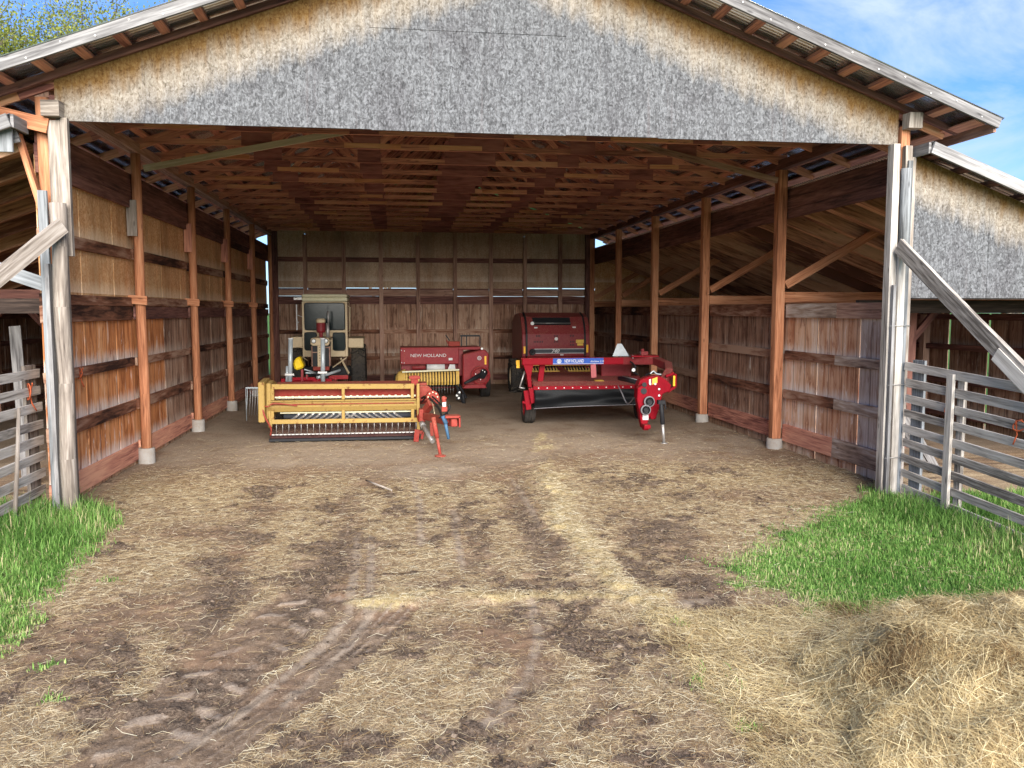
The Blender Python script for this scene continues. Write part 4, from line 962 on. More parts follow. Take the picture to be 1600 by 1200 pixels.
Q('emblem', 'white', lambda m: (m.lathe((at(873.5, 563, DY).x, DY-.006, cz), (0, -1, 0), [(.05, 0), (.05, .003), (.036, .003), (.036, 0)], 18), m.box(at(873.5, 563, DY).x-.02, at(873.5, 563, DY).x-.004, DY-.009, DY-.0048, cz-.035, cz+.035), m.box(at(873.5, 563, DY).x+.006, at(873.5, 563, DY).x+.02, DY-.009, DY-.0048, cz-.035, cz+.035)), bevel=0)
Q('decal_stripe', 'white', lambda m: m.box(at(864, 560, DY).x, at(943, 560, DY).x, DY-.0065, DY-.005, zb+.02, zb+.028), bevel=0)
Q('beam_end', 'nh_red', lambda m: (m.prism([(bl.x-.02, zt), (bl.x+.28, zt-.02), (bl.x+.20, zb-.25), (bl.x+.22, .88), (bl.x+.14, .88), (bl.x+.10, zb-.2)], 'y', DY+.02, DY+.16)), bevel=.008)
Q('stanchion', 'pink', lambda m: m.beam(at(926.5, 569, DY), at(927.5, 590, DY), .07, .12), bevel=.006)
Q('stanchion', 'nh_red', lambda m: m.beam((3.25, DY+.35, zb), (3.2, DY+.35, .98), .10, .12), bevel=.006)
# deck: a sloping dusty cover, its lip and bolts
zf = at(900, 605, DY).z
dl, dr = at(834, 600, DY).x, at(1000, 600, DY).x
Q('deck', 'red_deck', lambda m: m.prism([(DY-.02, zf+.015), (DY+.25, zf+.11), (DY+1.15, zf+.20), (DY+1.15, zf+.14), (DY+.25, zf+.05), (DY-.02, zf-.02)], 'x', dl, dr), bevel=.015)
Q('deck_lip', 'nh_red', lambda m: m.box(dl-.02, dr+.02, DY-.05, DY-.022, zf-.05, zf+.035), bevel=.006)
Q('lip_bolts', 'white', lambda m: [m.cyl((dl+.1+i*.19, DY-.05, zf-.005), (dl+.1+i*.19, DY-.062, zf-.005), .014, n=6) for i in range(14)], bevel=0)
Q('warning_decal', 'dec_yellow', lambda m: m.beam((at(934, 597, DY).x, DY+.30, zf+.119), (at(934, 597, DY).x+.2, DY+.30, zf+.119), .14, .006, up=(0, -.1, 1)), bevel=0)
Q('hood', 'maroon', lambda m: m.prism([(DY+1.0, zf+.16), (DY+1.9, zf+.2), (DY+1.9, zf+.05), (DY+1.0, .5)], 'x', dl+.1, dr+.3), bevel=.02)
Q('conditioner', 'maroon', lambda m: m.box(at(938, 580, DY+1).x, at(985, 580, DY+1).x, DY+.9, DY+1.3, .9, 1.42), bevel=.02)
# vinyl curtain with soft folds
ns, ms = 60, 14; vs = []; cb = at(833, 638, DY).z
for i in range(ns+1):
    x = dl+(dr+.3-dl)*i/ns
    for j in range(ms+1):
        t = j/ms; ff = .05*math.sin(x*2.3+t*2.2)*t+.035*math.sin(x*5.1-t*4.4+1)*t*(1-t)*2+.03*math.sin(9*t+x*1.2)*t
        vs.append((x, DY-.045-.10*t*(1-t)-ff, (zf-.03)*(1-t)+(cb+.05*math.sin(i/ns*1.4)+.02*(i/ns))*t))
fs = [(i*(ms+1)+j, (i+1)*(ms+1)+j, (i+1)*(ms+1)+j+1, i*(ms+1)+j+1) for i in range(ns) for j in range(ms)]
mb = MB(); mb.add(vs, fs, True); o = mb.build('curtain', 'vinyl', dm); sd = o.modifiers.new('thickness', 'SOLIDIFY'); sd.thickness = .006
Q('curtain_hem', 'pipe', lambda m: m.tube([vs[i*(ms+1)+ms] for i in range(0, ns+1, 3)], .008, 5), bevel=0)
wc = V((3.0, 18.75, .36)); wheel(dm, wc, .36, .26, rim='nh_red'); wheel(dm, (5.75, 18.95, .36), .36, .26, rim='nh_red')
Q('wheel_arm', 'nh_red', lambda m: (m.beam(at(822, 610, DY+.1), at(826, 640, DY+.1), .06, .12), m.beam(at(816, 628, DY+.1), at(830, 632, DY+.1), .05, .05), m.beam(at(829, 606, DY), at(833, 630, DY), .05, .1)), bevel=.008)
Q('strut', 'steel', lambda m: (m.cyl(at(820, 580, DY+.2), at(812, 605, DY+.2), .018, n=8), m.cyl(at(811, 605, DY+.2), at(820, 607, DY+.2), .018, n=8)), bevel=0)
Q('tail_reflector', 'amber', lambda m: m.box(at(807, 562, DY+.4).x, at(812, 562, DY+.4).x, DY+.4, DY+.42, at(809, 575, DY+.4).z, at(809, 563, DY+.4).z), bevel=0)
# slow-moving-vehicle triangle seen from its bare back
ta, tb, tc_ = at(957, 556.5, 18.6), at(982.5, 556.5, 18.6), at(968, 537, 18.6)
Q('warning_triangle', 'silver', lambda m: m.prism([(ta.x, ta.z), (tb.x, tb.z), (tb.x-.02, tb.z+.05), (tc_.x+.05, tc_.z), (tc_.x-.05, tc_.z), (ta.x+.02, ta.z+.05)], 'y', 18.6, 18.604), bevel=0)
Q('triangle_post', 'black', lambda m: m.box(tc_.x-.02, tc_.x+.02, 18.606, 18.63, ta.z-.15, tc_.z-.05), bevel=0)
# tongue: from the beam end forward to the swivel hitch
pts = [V((br.x-.15, DY+.1, (zt+zb)/2)), V((5.62, 17.55, 1.47)), V((5.68, 16.9, 1.40)), V((5.50, 16.3, 1.30)), V((5.27, 15.95, 1.12))]
def arm(m):
    for p, q in zip(pts, pts[1:]): m.beam(p, q+(q-p).normalized()*.03, .16, .17)
Q('tongue', 'red_deck', arm, bevel=.015)
Q('pivot_plate', 'nh_red', lambda m: m.beam(at(985, 556, DY-.1), at(1027, 556, DY-.2), .5, .035), bevel=.006)
Q('hitch_plate', 'nh_red', lambda m: m.prism([(p.x, p.z) for p in [at(u, v, 15.7) for u, v in ((997, 604), (1001, 594), (1014, 589), (1030, 587), (1041, 593), (1050, 602), (1047, 611), (1036, 616), (1030, 640), (1025, 655), (1018, 656), (1012, 640), (1004, 632), (996, 622))]], 'y', 15.72, 15.95), bevel=.012)
Q('hitch_plate', 'nh_red', lambda m: m.prism([(p.x, p.z) for p in [at(u, v, 15.55) for u, v in ((996, 606), (1010, 598), (1013, 612), (1014, 625), (1018, 640), (1013, 656), (1009, 669), (1003, 669), (1000, 655), (998, 640), (995, 625))]], 'y', 15.52, 15.68), bevel=.012)
Q('hitch_jaw', 'nh_red', lambda m: (m.box(at(1002, 660, 15.5).x, at(1012, 660, 15.5).x, 15.3, 15.52, at(1005, 668, 15.5).z, at(1005, 662, 15.5).z), m.box(at(1003, 660, 15.5).x, at(1011, 660, 15.5).x, 15.38, 15.5, at(1005, 671, 15.5).z, at(1005, 668, 15.5).z)), bevel=.008)
for u, v, r in ((1013, 627, .095), (1007.5, 640, .09)):
    c = at(u, v, 15.5)
    Q('drive_coupling', 'black', lambda m: (m.lathe(c, (0, -1, 0), [(r, -.05), (r, .08), (r*.9, .085), (r*.8, .03), (.045, .02), (.04, .06), (.001, .06)], 20)), bevel=0)
    Q('coupling_ring', 'pipe', lambda m: m.lathe(c, (0, -1, 0), [(r+.004, .05), (r+.012, .06), (r+.012, .075), (r-.006, .092), (r-.01, .088)], 20), bevel=0)
Q('hitch_hole', 'black', lambda m: m.cyl(at(1007, 601, 15.53), at(1007, 601, 15.50), .045, n=14), bevel=0)
Q('hitch_hole', 'black', lambda m: m.cyl(at(1006, 611, 15.53), at(1006, 611, 15.50), .06, n=14), bevel=0)
Q('bolt_heads', 'white', lambda m: [m.cyl(at(u, v, 15.72), at(u, v, 15.69), .022, n=8) for u, v in ((1030, 608), (1030, 618), (1016, 600), (1024, 600))], bevel=0)
Q('warning_decal', 'dec_yellow', lambda m: m.prism([(p.x, p.z) for p in (at(1019, 592, 15.72), at(1027, 589, 15.72), at(1027, 598, 15.72), at(1019, 601, 15.72))], 'y', 15.712, 15.719), bevel=0)
Q('white_decal', 'white', lambda m: (m.prism([(p.x, p.z) for p in (at(1004, 648, 15.52), at(1013, 648, 15.52), at(1013, 656, 15.52), at(1004, 656, 15.52))], 'y', 15.512, 15.519), m.prism([(p.x, p.z) for p in (at(1014, 593, 15.72), at(1017, 592, 15.72), at(1017, 600, 15.72), at(1014, 600, 15.72))], 'y', 15.712, 15.719)), bevel=0)
Q('side_bracket', 'nh_red', lambda m: (m.beam(at(1040, 588, 15.9), at(1053, 583, 15.9), .05, .05), m.beam(at(1055, 584, 15.9), at(1055, 604, 15.9), .05, .05), m.beam(at(1055, 604, 15.9), at(1043, 612, 15.9), .05, .05), m.beam(at(1037, 594, 15.9), at(1048, 611, 15.9), .03, .03)), bevel=.005)
Q('side_reflector', 'amber', lambda m: m.box(at(1051.5, 590, 15.86).x, at(1054.5, 590, 15.86).x, 15.84, 15.86, at(1053, 603, 15.86).z, at(1053, 587, 15.86).z), bevel=0)
Q('cylinder', 'black', lambda m: m.cyl(at(968, 591, 17.2), at(1003, 599, 15.9), .045, n=10), bevel=0)
Q('cylinder_rod', 'white', lambda m: (m.cyl(at(973, 588, 17.0), at(1008, 597, 15.9), .012, n=6), m.cyl(at(972, 594, 17.0), at(1006, 601, 15.85), .014, n=6)), bevel=0)
ja, jb = at(1033, 630, 15.4), V((5.12, 15.39, .0))
Q('jack_stand', 'black', lambda m: (m.cyl(ja, ja.lerp(jb, .52), .045, n=10), m.box(ja.x-.07, ja.x+.07, 15.35, 15.45, ja.z-.02, ja.z+.06), m.cyl(ja+V((.07, 0, .05)), ja+V((.09, -.02, -.12)), .015, n=6)), bevel=.004)
Q('jack_tube', 'steel', lambda m: (m.cyl(ja.lerp(jb, .5), jb, .03, n=10), m.cyl(jb, jb+V((0, 0, .015)), .07, n=12)), bevel=0)
hose(dm, [at(966, 603, 17.2), at(972, 615, 16.9), at(978, 628, 16.8), at(983, 630, 16.6), at(992, 620, 16.2), at(998, 614, 15.9)], .014, 'pipe')
hose(dm, [at(1003, 596, 16.3), at(1010, 586, 16.6), at(1022, 582, 16.9), at(1030, 585, 16.5), at(1026, 594, 16.0)], .025)
hose(dm, [at(985, 565, 17.8), at(993, 573, 17.6), at(988, 580, 17.7), at(996, 585, 17.5)], .02)
hose(dm, [at(1016, 584, 15.9), at(1021, 580, 15.9), at(1026, 584, 15.9), at(1033, 585, 15.9)], .016, 'silver')
Q('lamp', 'lamp', lambda m: (m.cyl(at(990, 578, 17.6), at(990, 578, 17.55), .04, n=10), m.cyl(at(989, 560, 17.8), at(989, 555, 17.8), .015, n=6)), bevel=0)
Q('hydraulic_block', 'maroon', lambda m: (m.box(at(1001, 550, 17.9).x, at(1012, 550, 17.9).x, 17.85, 18.0, at(1005, 556, 17.9).z, at(1005, 549, 17.9).z), m.cyl(at(1004, 549, 17.9), at(1004, 545, 17.9), .04, n=8)), bevel=.006)

# --- small square baler, back centre
sb = thing('square_baler', 'red square baler with yellow pickup parked against the back wall', 'hay baler', (1.2, 24.0, 0))
Q = lambda n, mt, fn, **k: part(n, mt, fn, sb, bevel=k.pop('bevel', .012), **k)
BY = 23.5
X = lambda u, Y=BY: at(u, 560, Y).x
Zt = lambda v, Y=BY: at(690, v, Y).z
Q('chamber', 'baler_red', lambda m: m.box(X(625.5), X(717), BY, BY+.9, Zt(569), Zt(542.6)), bevel=.02)
Q('chamber_top', 'baler_red', lambda m: m.prism([(X(715), Zt(547)), (X(753), Zt(547)), (X(750), Zt(542)), (X(715), Zt(542.6))], 'y', BY+.02, BY+.9))
Q('side_panel', 'maroon', lambda m: m.box(X(716), X(724), BY+.1, BY+.5, Zt(588), Zt(547)))
Q('gear_housing', 'baler_red', lambda m: m.prism([(X(723, 23.2), Zt(607, 23.2)), (X(757, 23.2), Zt(607, 23.2)), (X(763, 23.2), Zt(596, 23.2)), (X(764, 23.2), Zt(553, 23.2)), (X(757, 23.2), Zt(546, 23.2)), (X(723, 23.2), Zt(554, 23.2))], 'y', 23.2, 24.4), bevel=.03)
Q('foot_flange', 'baler_red', lambda m: m.prism([(X(722, 23.15), Zt(607, 23.15)), (X(760, 23.15), Zt(607, 23.15)), (X(757, 23.15), Zt(601, 23.15)), (X(727, 23.15), Zt(601, 23.15))], 'y', 23.05, 23.35))
fc_ = at(750.5, 586.5, 23.2)
Q('flywheel', 'baler_red', lambda m: m.lathe(fc_, (0, -1, 0), [(.27, -.02), (.27, .10), (.235, .12), (.20, .10), (.19, .05), (.15, .05), (.14, .09), (.08, .10), (.001, .10)], 28), bevel=0)
Q('drive_shaft', 'black', lambda m: (m.cyl(fc_+V((.06, -.1, .05)), at(726, 599, 22.7), .075, .035, 12), m.cyl(fc_+V((.1, -.05, .1)), fc_+V((.03, -.25, .0)), .11, .09, 14)), bevel=0)
Q('shaft_bolts', 'lamp', lambda m: [m.cyl(at(u, v, 22.95), at(u, v, 22.93), .016, n=6) for u, v in ((754, 578.5), (757.5, 581), (743, 584.5), (751, 593))], bevel=0)
text('NEW HOLLAND', 'lettering', 'white', sb, (X(669.5), BY-.003, Zt(555.5)), .125, X(697)-X(641.5))
Q('white_label', 'white', lambda m: m.box(X(701), X(707), BY-.006, BY-.001, Zt(563), Zt(559.5)), bevel=0)
Q('panel_seam', 'old_red', lambda m: m.box(X(631), X(632), BY-.005, BY-.001, Zt(567), Zt(547)), bevel=0)
Q('bolt_heads', 'white', lambda m: [m.cyl((X(u), BY-.001, Zt(v)), (X(u), BY-.012, Zt(v)), .014, n=6) for u, v in ((627.5, 547), (627.5, 566), (632, 548), (631.5, 566.5))], bevel=0)
bc = at(749, 559.5, 23.19)
Q('emblem', 'white', lambda m: (m.lathe(bc, (0, -1, 0), [(.058, 0), (.058, .004), (.044, .004), (.044, 0)], 18), m.box(bc.x-.024, bc.x-.008, bc.y-.005, bc.y, bc.z-.03, bc.z+.03), m.box(bc.x+.008, bc.x+.024, bc.y-.005, bc.y, bc.z-.03, bc.z+.03)), bevel=0)
Q('reflector', 'amber', lambda m: m.box(X(757, 23.2), X(760, 23.2), 23.185, 23.199, Zt(570, 23.2), Zt(557, 23.2)), bevel=0)
Q('twine_roll', 'white', lambda m: (m.cyl((X(667), BY+.12, Zt(574)), (X(695), BY+.12, Zt(574)), .10, n=18), m.prism([(X(700), Zt(578)), (X(712), Zt(578)), (X(711), Zt(570)), (X(703), Zt(570))], 'y', BY+.1, BY+.14)), bevel=0)
Q('feed_box', 'maroon', lambda m: (m.box(X(627), X(717), BY+.35, BY+.9, .35, Zt(569.5)), m.cyl((X(644), BY+.12, Zt(574.5)), (X(665), BY+.12, Zt(574)), .06, n=12)))
Q('windguard_bar', 'cream_l', lambda m: m.beam((X(628), BY-.12, Zt(580)), (X(717), BY-.12, Zt(577.5)), .05, .045), bevel=.006)
pc = V((0, BY+.18, .62)); ra = .31
def bands(m):       # curved stripper bands
    for i in range(17):
        x = X(633.5)+i*(X(712)-X(633.5))/17; w_ = .052
        prev = None
        for k in range(9):
            an = R(-35+k*24); y, z = pc.y-ra*math.cos(an), pc.z+ra*math.sin(an)*.82
            if prev: m.add([(x, prev[0], prev[1]), (x+w_, prev[0], prev[1]), (x+w_, y, z), (x, y, z), (x, prev[0]+.012, prev[1]), (x+w_, prev[0]+.012, prev[1]), (x+w_, y+.012, z), (x, y+.012, z)], [(0, 1, 2, 3), (7, 6, 5, 4), (0, 3, 7, 4), (1, 5, 6, 2)])
            prev = (y, z)
Q('stripper_bands', 'pick_yellow', bands, bevel=0)
Q('pickup_reel', 'black', lambda m: m.cyl((X(628), pc.y, pc.z), (X(716), pc.y, pc.z), .22, n=18), bevel=0)
Q('pickup_side', 'pick_yellow', lambda m: (m.lathe((X(633), pc.y, pc.z), (-1, 0, 0), [(.30, 0), (.30, .03), (.22, .20), (.10, .27), (.001, .28)], 20)), bevel=0)
Q('pickup_side', 'pick_yellow', lambda m: m.box(X(712), X(717), BY-.1, BY+.4, .42, .86), bevel=0)
tn = MB()
for i in range(17):
    x = X(636)+i*(X(712)-X(636))/17; tn.tube([(x, BY-.02, .50), (x, BY-.1, .34), (x+.01, BY-.04, .22)], .006, 4)
tn.build('pickup_tines', 'steel', sb)
Q('jack_stand', 'black', lambda m: (m.beam(at(713, 601, 23.1), at(724, 629, 23.0), .06, .06), m.beam(at(717, 600, 23.1), at(729, 622, 23.0), .05, .05), m.cyl(at(723, 615, 23.0), at(725, 631, 23.0), .05, n=10), m.box(at(713, 620, 23).x, at(719, 620, 23).x, 22.9, 23.05, at(715, 624, 23).z, at(715, 612, 23).z)), bevel=.004)
Q('coupling', 'lamp', lambda m: [m.cyl(at(u, v, 22.9), at(u, v, 22.86), .03, n=8) for u, v in ((714, 618), (717, 622), (718, 613))], bevel=0)
Q('top_bracket', 'old_red', lambda m: (m.box(X(702), X(720), BY+.3, BY+.5, Zt(542), Zt(534)), m.beam((X(699), BY+.4, Zt(532)), (X(703), BY+.4, Zt(540)), .04, .04)))
Q('top_rail', 'black', lambda m: (m.beam((X(721), BY+.4, Zt(525.5)), (X(752), BY+.4, Zt(525.5)), .04, .05), [m.beam((X(u), BY+.4, Zt(542)), (X(u), BY+.4, Zt(526)), .03, .03) for u in (723, 731, 752)], m.beam((X(698), BY+.4, Zt(524)), (X(704), BY+.4, Zt(533)), .03, .03)), bevel=0)
Q('knotter_lamp', 'lamp', lambda m: m.cyl(at(753, 545, 23.3), at(753, 545, 23.25), .035, n=10), bevel=0)
Q('bale_chamber', 'baler_red', lambda m: m.box(X(722), X(757), 24.4, 26.8, .55, 1.25))
wheel(sb, (X(622), 24.6, .36), .36, .26, rim='cream'); wheel(sb, (X(764), 24.7, .38), .38, .30, rim='cream')

# --- round baler, back right
rb = thing('round_baler', 'dark maroon round baler with curved front and grey stripe behind the disc mower', 'hay baler', (4.9, 25.4, 0))
Q = lambda n, mt, fn, **k: part(n, mt, fn, rb, bevel=k.pop('bevel', .02), **k)
RY = 25.0
X = lambda u, Y=RY: at(u, 540, Y).x
Zt = lambda v, Y=RY: at(870, v, Y).z
prof = [(27.2, .6), (27.2, 2.2), (26.6, 2.47), (25.75, 2.50), (25.35, Zt(495)), (25.14, Zt(508)), (25.03, Zt(522)), (25.0, Zt(540)), (25.0, Zt(556)), (25.12, Zt(562)), (25.5, .8), (26, .6)]
Q('body', 'maroon', lambda m: m.prism(prof, 'x', X(823.5), X(913.5)), bevel=.01)
Q('side_shield', 'maroon', lambda m: m.prism([(y+.015, z-.015) for y, z in prof], 'x', X(816), X(822)))
Q('side_shield', 'maroon', lambda m: m.prism([(y+.015, z-.015) for y, z in prof], 'x', X(915), X(922)))
for u in (823, 914):
    def strip(m):
        pr_ = prof[3:9]
        for p, q in zip(pr_, pr_[1:]): m.beam((X(u), p[0]-.004, p[1]), (X(u), q[0]-.004, q[1]), .055, .03, up=(0, -1, .2))
    Q('trim_strip', 'black', strip, bevel=0)
def onface(z):      # depth of the curved face at a height
    for (y0, z0), (y1, z1) in zip(prof[3:10], prof[4:11]):
        if z1 <= z <= z0: return y0+(y1-y0)*(z0-z)/(z0-z1)
    return RY
Q('net_opening', 'black', lambda m: m.prism([(onface(Zt(v))-.006+dy, Zt(v)) for v, dy in ((496, 0), (502, 0), (508, 0), (508, .05), (502, .05), (496, .05))], 'x', X(834), X(893)), bevel=0)
Q('net_bar', 'steel', lambda m: m.cyl((X(835), onface(Zt(505))-.03, Zt(505)), (X(893), onface(Zt(505))-.03, Zt(505)), .012, n=6), bevel=0)
Q('lamp', 'lamp', lambda m: [m.cyl((X(u), onface(Zt(v))+.01, Zt(v)), (X(u), onface(Zt(v))-.04, Zt(v)), r, n=14) for u, v, r in ((833, 505.5, .055), (869, 529.5, .05))], bevel=0)
for u, v in ((838, 512), (898, 511.5), (878, 554.5)):
    Q('white_label', 'white', lambda m: m.box(X(u)-.05, X(u)+.05, onface(Zt(v))-.008, onface(Zt(v))+.01, Zt(v)-.02, Zt(v)+.02), bevel=0)
Q('vent_slots', 'black', lambda m: [m.box(X(c)+dx-.012, X(c)+dx+.012, onface(Zt(v))-.006, onface(Zt(v))+.01, Zt(v)-.028, Zt(v)+.028) for c, v, n_ in ((841, 534, 6), (841, 525, 3), (869, 534, 3), (869, 525, 3), (894, 525, 3), (894, 534, 3), (894, 539, 3)) for dx in [(k-(n_-1)/2)*.05 for k in range(n_)]], bevel=0)
Q('warning_decal', 'dec_yellow', lambda m: (m.box(X(900), X(912), RY-.012, RY+.03, Zt(536), Zt(531)), m.box(X(902), X(911), RY-.010, RY+.03, Zt(540), Zt(536.5))), bevel=0)
Q('side_stripe', 'band', lambda m: m.box(X(835), X(913), RY-.010, RY-.001, Zt(551.5), Zt(545.5)), bevel=0)
Q('stripe_edge', 'white', lambda m: (m.box(X(835), X(913), RY-.011, RY-.001, Zt(552.2), Zt(551.4)), m.box(X(835), X(913), RY-.011, RY-.001, Zt(545.6), Zt(544.8))), bevel=0)
text('740', 'lettering', 'white', rb, (X(868), RY-.012, Zt(548.6)), .15, .25, shear=.35, bold=.004)
Q('reflector', 'amber', lambda m: (m.box(X(818), X(821), RY-.02, RY+.03, Zt(552), Zt(541)), m.box(X(916), X(919), RY-.02, RY+.03, Zt(551), Zt(539))), bevel=0)
Q('handwheel', 'black', lambda m: m.lathe(at(832, 550, 24.9), (0, -1, 0), [(.09, 0), (.10, .02), (.09, .04), (.03, .03), (.001, .05)], 16), bevel=0)
Q('front_frame', 'maroon', lambda m: (m.box(X(818), X(920), 25.1, 25.3, .95, 1.1), m.box(X(822), X(826), 24.6, 25.4, .5, 1.1), m.box(X(912), X(916), 24.6, 25.4, .5, 1.1)))
Q('pickup_bands', 'pick_yellow', lambda m: [m.tube([(X(829)+i*.09, 24.55, .45), (X(829)+i*.09, 24.45, .62), (X(829)+i*.09, 24.5, .80), (X(829)+i*.09, 24.7, .88)], .02, 6) for i in range(20)], bevel=0)
Q('pickup_bar', 'pick_yellow', lambda m: (m.cyl((X(826), 24.42, .95), (X(917), 24.42, .95), .03, n=8), m.cyl((X(826), 24.42, .76), (X(917), 24.42, .76), .022, n=8)), bevel=0)
Q('pickup_drum', 'black', lambda m: m.cyl((X(828), 24.75, .62), (X(915), 24.75, .62), .26, n=18), bevel=0)
Q('tongue', 'maroon', lambda m: m.beam((X(869), 25.2, .85), (X(880), 22.8, .55), .16, .18))
wheel(rb, (X(806, 26.0), 26.0, .5), .52, .42, rim='cream', lugs=16); wheel(rb, (X(926, 26.0), 26.0, .5), .52, .42, rim='cream', lugs=16)
Q('side_marker', 'amber', lambda m: m.prism([(p.x, p.z) for p in (at(806, 563, 24.9), at(812, 565, 24.9), at(807, 575, 24.9))], 'y', 24.9, 24.93), bevel=0)

# --- cream tractor, back left
tr = thing('tractor', 'old cream tractor with square glass cab and big black tyres facing out', 'tractor', (-2.0, 25.3, 0))
Q = lambda n, mt, fn, **k: part(n, mt, fn, tr, bevel=k.pop('bevel', .015), **k)
TY = 24.8
X = lambda u, Y=TY: at(390+u/8, 500, Y).x
Zt = lambda v, Y=TY: at(505, 440+v/8, Y).z
Q('cab_roof', 'cream_l', lambda m: (m.prism([(X(655), Zt(195)), (X(1232), Zt(195)), (X(1226), Zt(158)), (X(665), Zt(158))], 'y', TY-.12, TY+1.45), m.box(X(660), X(1228), TY-.08, TY+1.4, Zt(248), Zt(197))), bevel=.03)
# cab: four pillars, sills and a front panel with openings
def cab(m):
    m.box(X(655), X(688), TY, TY+.08, Zt(940), Zt(250)); m.box(X(1190), X(1222), TY, TY+.08, Zt(940), Zt(250))
    m.box(X(655), X(688), TY+1.2, TY+1.28, Zt(940), Zt(250)); m.box(X(1190), X(1222), TY+1.2, TY+1.28, Zt(940), Zt(250))
    m.box(X(688), X(1190), TY, TY+.06, Zt(272), Zt(250)); m.box(X(688), X(1190), TY, TY+.06, Zt(638), Zt(602))
    m.box(X(688), X(1190), TY, TY+.08, Zt(940), Zt(858)); m.box(X(830), X(1040), TY, TY+.06, Zt(858), Zt(638))
    m.box(X(655), X(688), TY+.08, TY+1.2, Zt(940), Zt(700)); m.box(X(1190), X(1222), TY+.08, TY+1.2, Zt(940), Zt(700))
    m.box(X(690), X(1190), TY+1.2, TY+1.26, Zt(940), Zt(640))
Q('cab', 'cream', cab, bevel=.012)
def pane(u0, u1, v0, v1, r):
    a, b, c, d = X(u0), X(u1), Zt(v1), Zt(v0); P = []
    for cx, cz_, s in ((b-r, d-r, 0), (a+r, d-r, 90), (a+r, c+r, 180), (b-r, c+r, 270)):
        P += [(cx+r*math.cos(R(s+k*30)), cz_+r*math.sin(R(s+k*30))) for k in range(4)]
    return P
for w_ in ((688, 1190, 268, 604, .07), (682, 832, 636, 856, .06), (1038, 1190, 642, 862, .06)):
    P = pane(*w_)
    def gas(m):
        for p, q in zip(P, P[1:]+P[:1]): m.cyl((p[0], TY-.006, p[1]), (q[0], TY-.006, q[1]), .014, n=6, caps=False)
    g_ = Q('window', 'glass', lambda m: m.prism(P, 'y', TY-.006, TY+.004), bevel=0)
    part('window_seal', 'black', gas, g_)
Q('side_glass', 'glass', lambda m: (m.box(X(660), X(663), TY+.09, TY+1.18, Zt(690), Zt(260)), m.box(X(1215), X(1218), TY+.09, TY+1.18, Zt(690), Zt(260))), bevel=0)
Q('rear_glass', 'glass', lambda m: m.box(X(690), X(1190), TY+1.22, TY+1.24, Zt(635), Zt(275)), bevel=0)
Q('seat', 'black', lambda m: (m.box(X(860), X(1010), TY+.6, TY+1.0, Zt(900), Zt(840)), m.box(X(860), X(1010), TY+.95, TY+1.05, Zt(840), Zt(560))), bevel=.03)
Q('fender', 'cream', lambda m: m.prism([(TY+.15, Zt(825)), (TY+.15, Zt(712)), (TY+1.3, Zt(700)), (TY+1.3, Zt(740)), (TY+.22, Zt(752)), (TY+.22, Zt(840))], 'x', X(1225), X(1418)))
Q('fender', 'cream', lambda m: m.prism([(TY+.15, Zt(825)), (TY+.15, Zt(692)), (TY+1.3, Zt(685)), (TY+1.3, Zt(725)), (TY+.22, Zt(740)), (TY+.22, Zt(835))], 'x', X(500), X(652)))
for u in (1345, 560): wheel(tr, (X(u), 25.6, .76), .76, .42, rim='cream', lugs=20, ribs=1)
for u in (742, 1010): wheel(tr, (X(u, 23.6), 23.6, .36), .36, .22, rim='cream')
NY = 23.3
Xn = lambda u: X(u, NY); Zn = lambda v: Zt(v, NY)
Q('hood', 'cream', lambda m: (m.prism([(Xn(755)+.04, Zn(802)), (Xn(992)-.04, Zn(802)), (Xn(992), Zn(780)), (Xn(992), Zn(722)), (Xn(975), Zn(704)), (Xn(772), Zn(704)), (Xn(755), Zn(722)), (Xn(755), Zn(780))], 'y', NY, NY+.10), m.box(Xn(765), Xn(982), NY+.10, TY, Zn(735), Zn(706))), bevel=.02)
Q('nose_strip', 'cream', lambda m: m.prism([(Xn(842), Zn(800)), (Xn(897), Zn(800)), (Xn(882), Zn(1068)), (Xn(838), Zn(1068))], 'y', NY-.01, NY+.03), bevel=.008)
Q('strip_badges', 'black', lambda m: [m.cyl((Xn(868-k*.0), NY-.011, Zn(820+k*34)), (Xn(868), NY-.016, Zn(820+k*34)), .013, n=6) for k in range(6)], bevel=0)
for u in (795, 950):
    h_ = Q('headlight', 'lamp', lambda m: m.lathe((Xn(u), NY, Zn(743)), (0, -1, 0), [(.052, 0), (.05, .02), (.03, .03), (.001, .034)], 18), bevel=0)
    part('lamp_ring', 'black', lambda m: m.lathe((Xn(u), NY, Zn(743)), (0, -1, 0), [(.054, 0), (.066, .015), (.058, .024), (.05, .018)], 18), h_)
Q('grille', 'black', lambda m: m.box(Xn(775), Xn(990), NY+.03, NY+.06, Zn(1060), Zn(804)), bevel=0)
Q('grille_post', 'brown', lambda m: (m.box(Xn(762), Xn(778), NY-.005, NY+.05, Zn(1060), Zn(810)), m.box(Xn(985), Xn(1003), NY-.005, NY+.05, Zn(1060), Zn(810)), m.box(Xn(778), Xn(845), NY, NY+.02, Zn(890), Zn(878)), m.box(Xn(890), Xn(985), NY, NY+.02, Zn(830), Zn(818))), bevel=0)
Q('engine', 'black', lambda m: (m.box(Xn(790), Xn(960), NY+.2, TY-.1, .55, Zn(760)), m.box(Xn(770), Xn(980), NY+.05, NY+.5, .45, .75)), bevel=.03)
pq = at(390+890/8, 500, 24.0)
Zc = lambda v: Zt(v, 24.0)
Q('air_cleaner', 'maroon', lambda m: m.lathe((pq.x, 24.0, Zc(640)), (0, 0, 1), [(.05, -.28), (.05, 0), (.11, .01), (.125, .05), (.125, .26), (.11, .28)], 20), bevel=0)
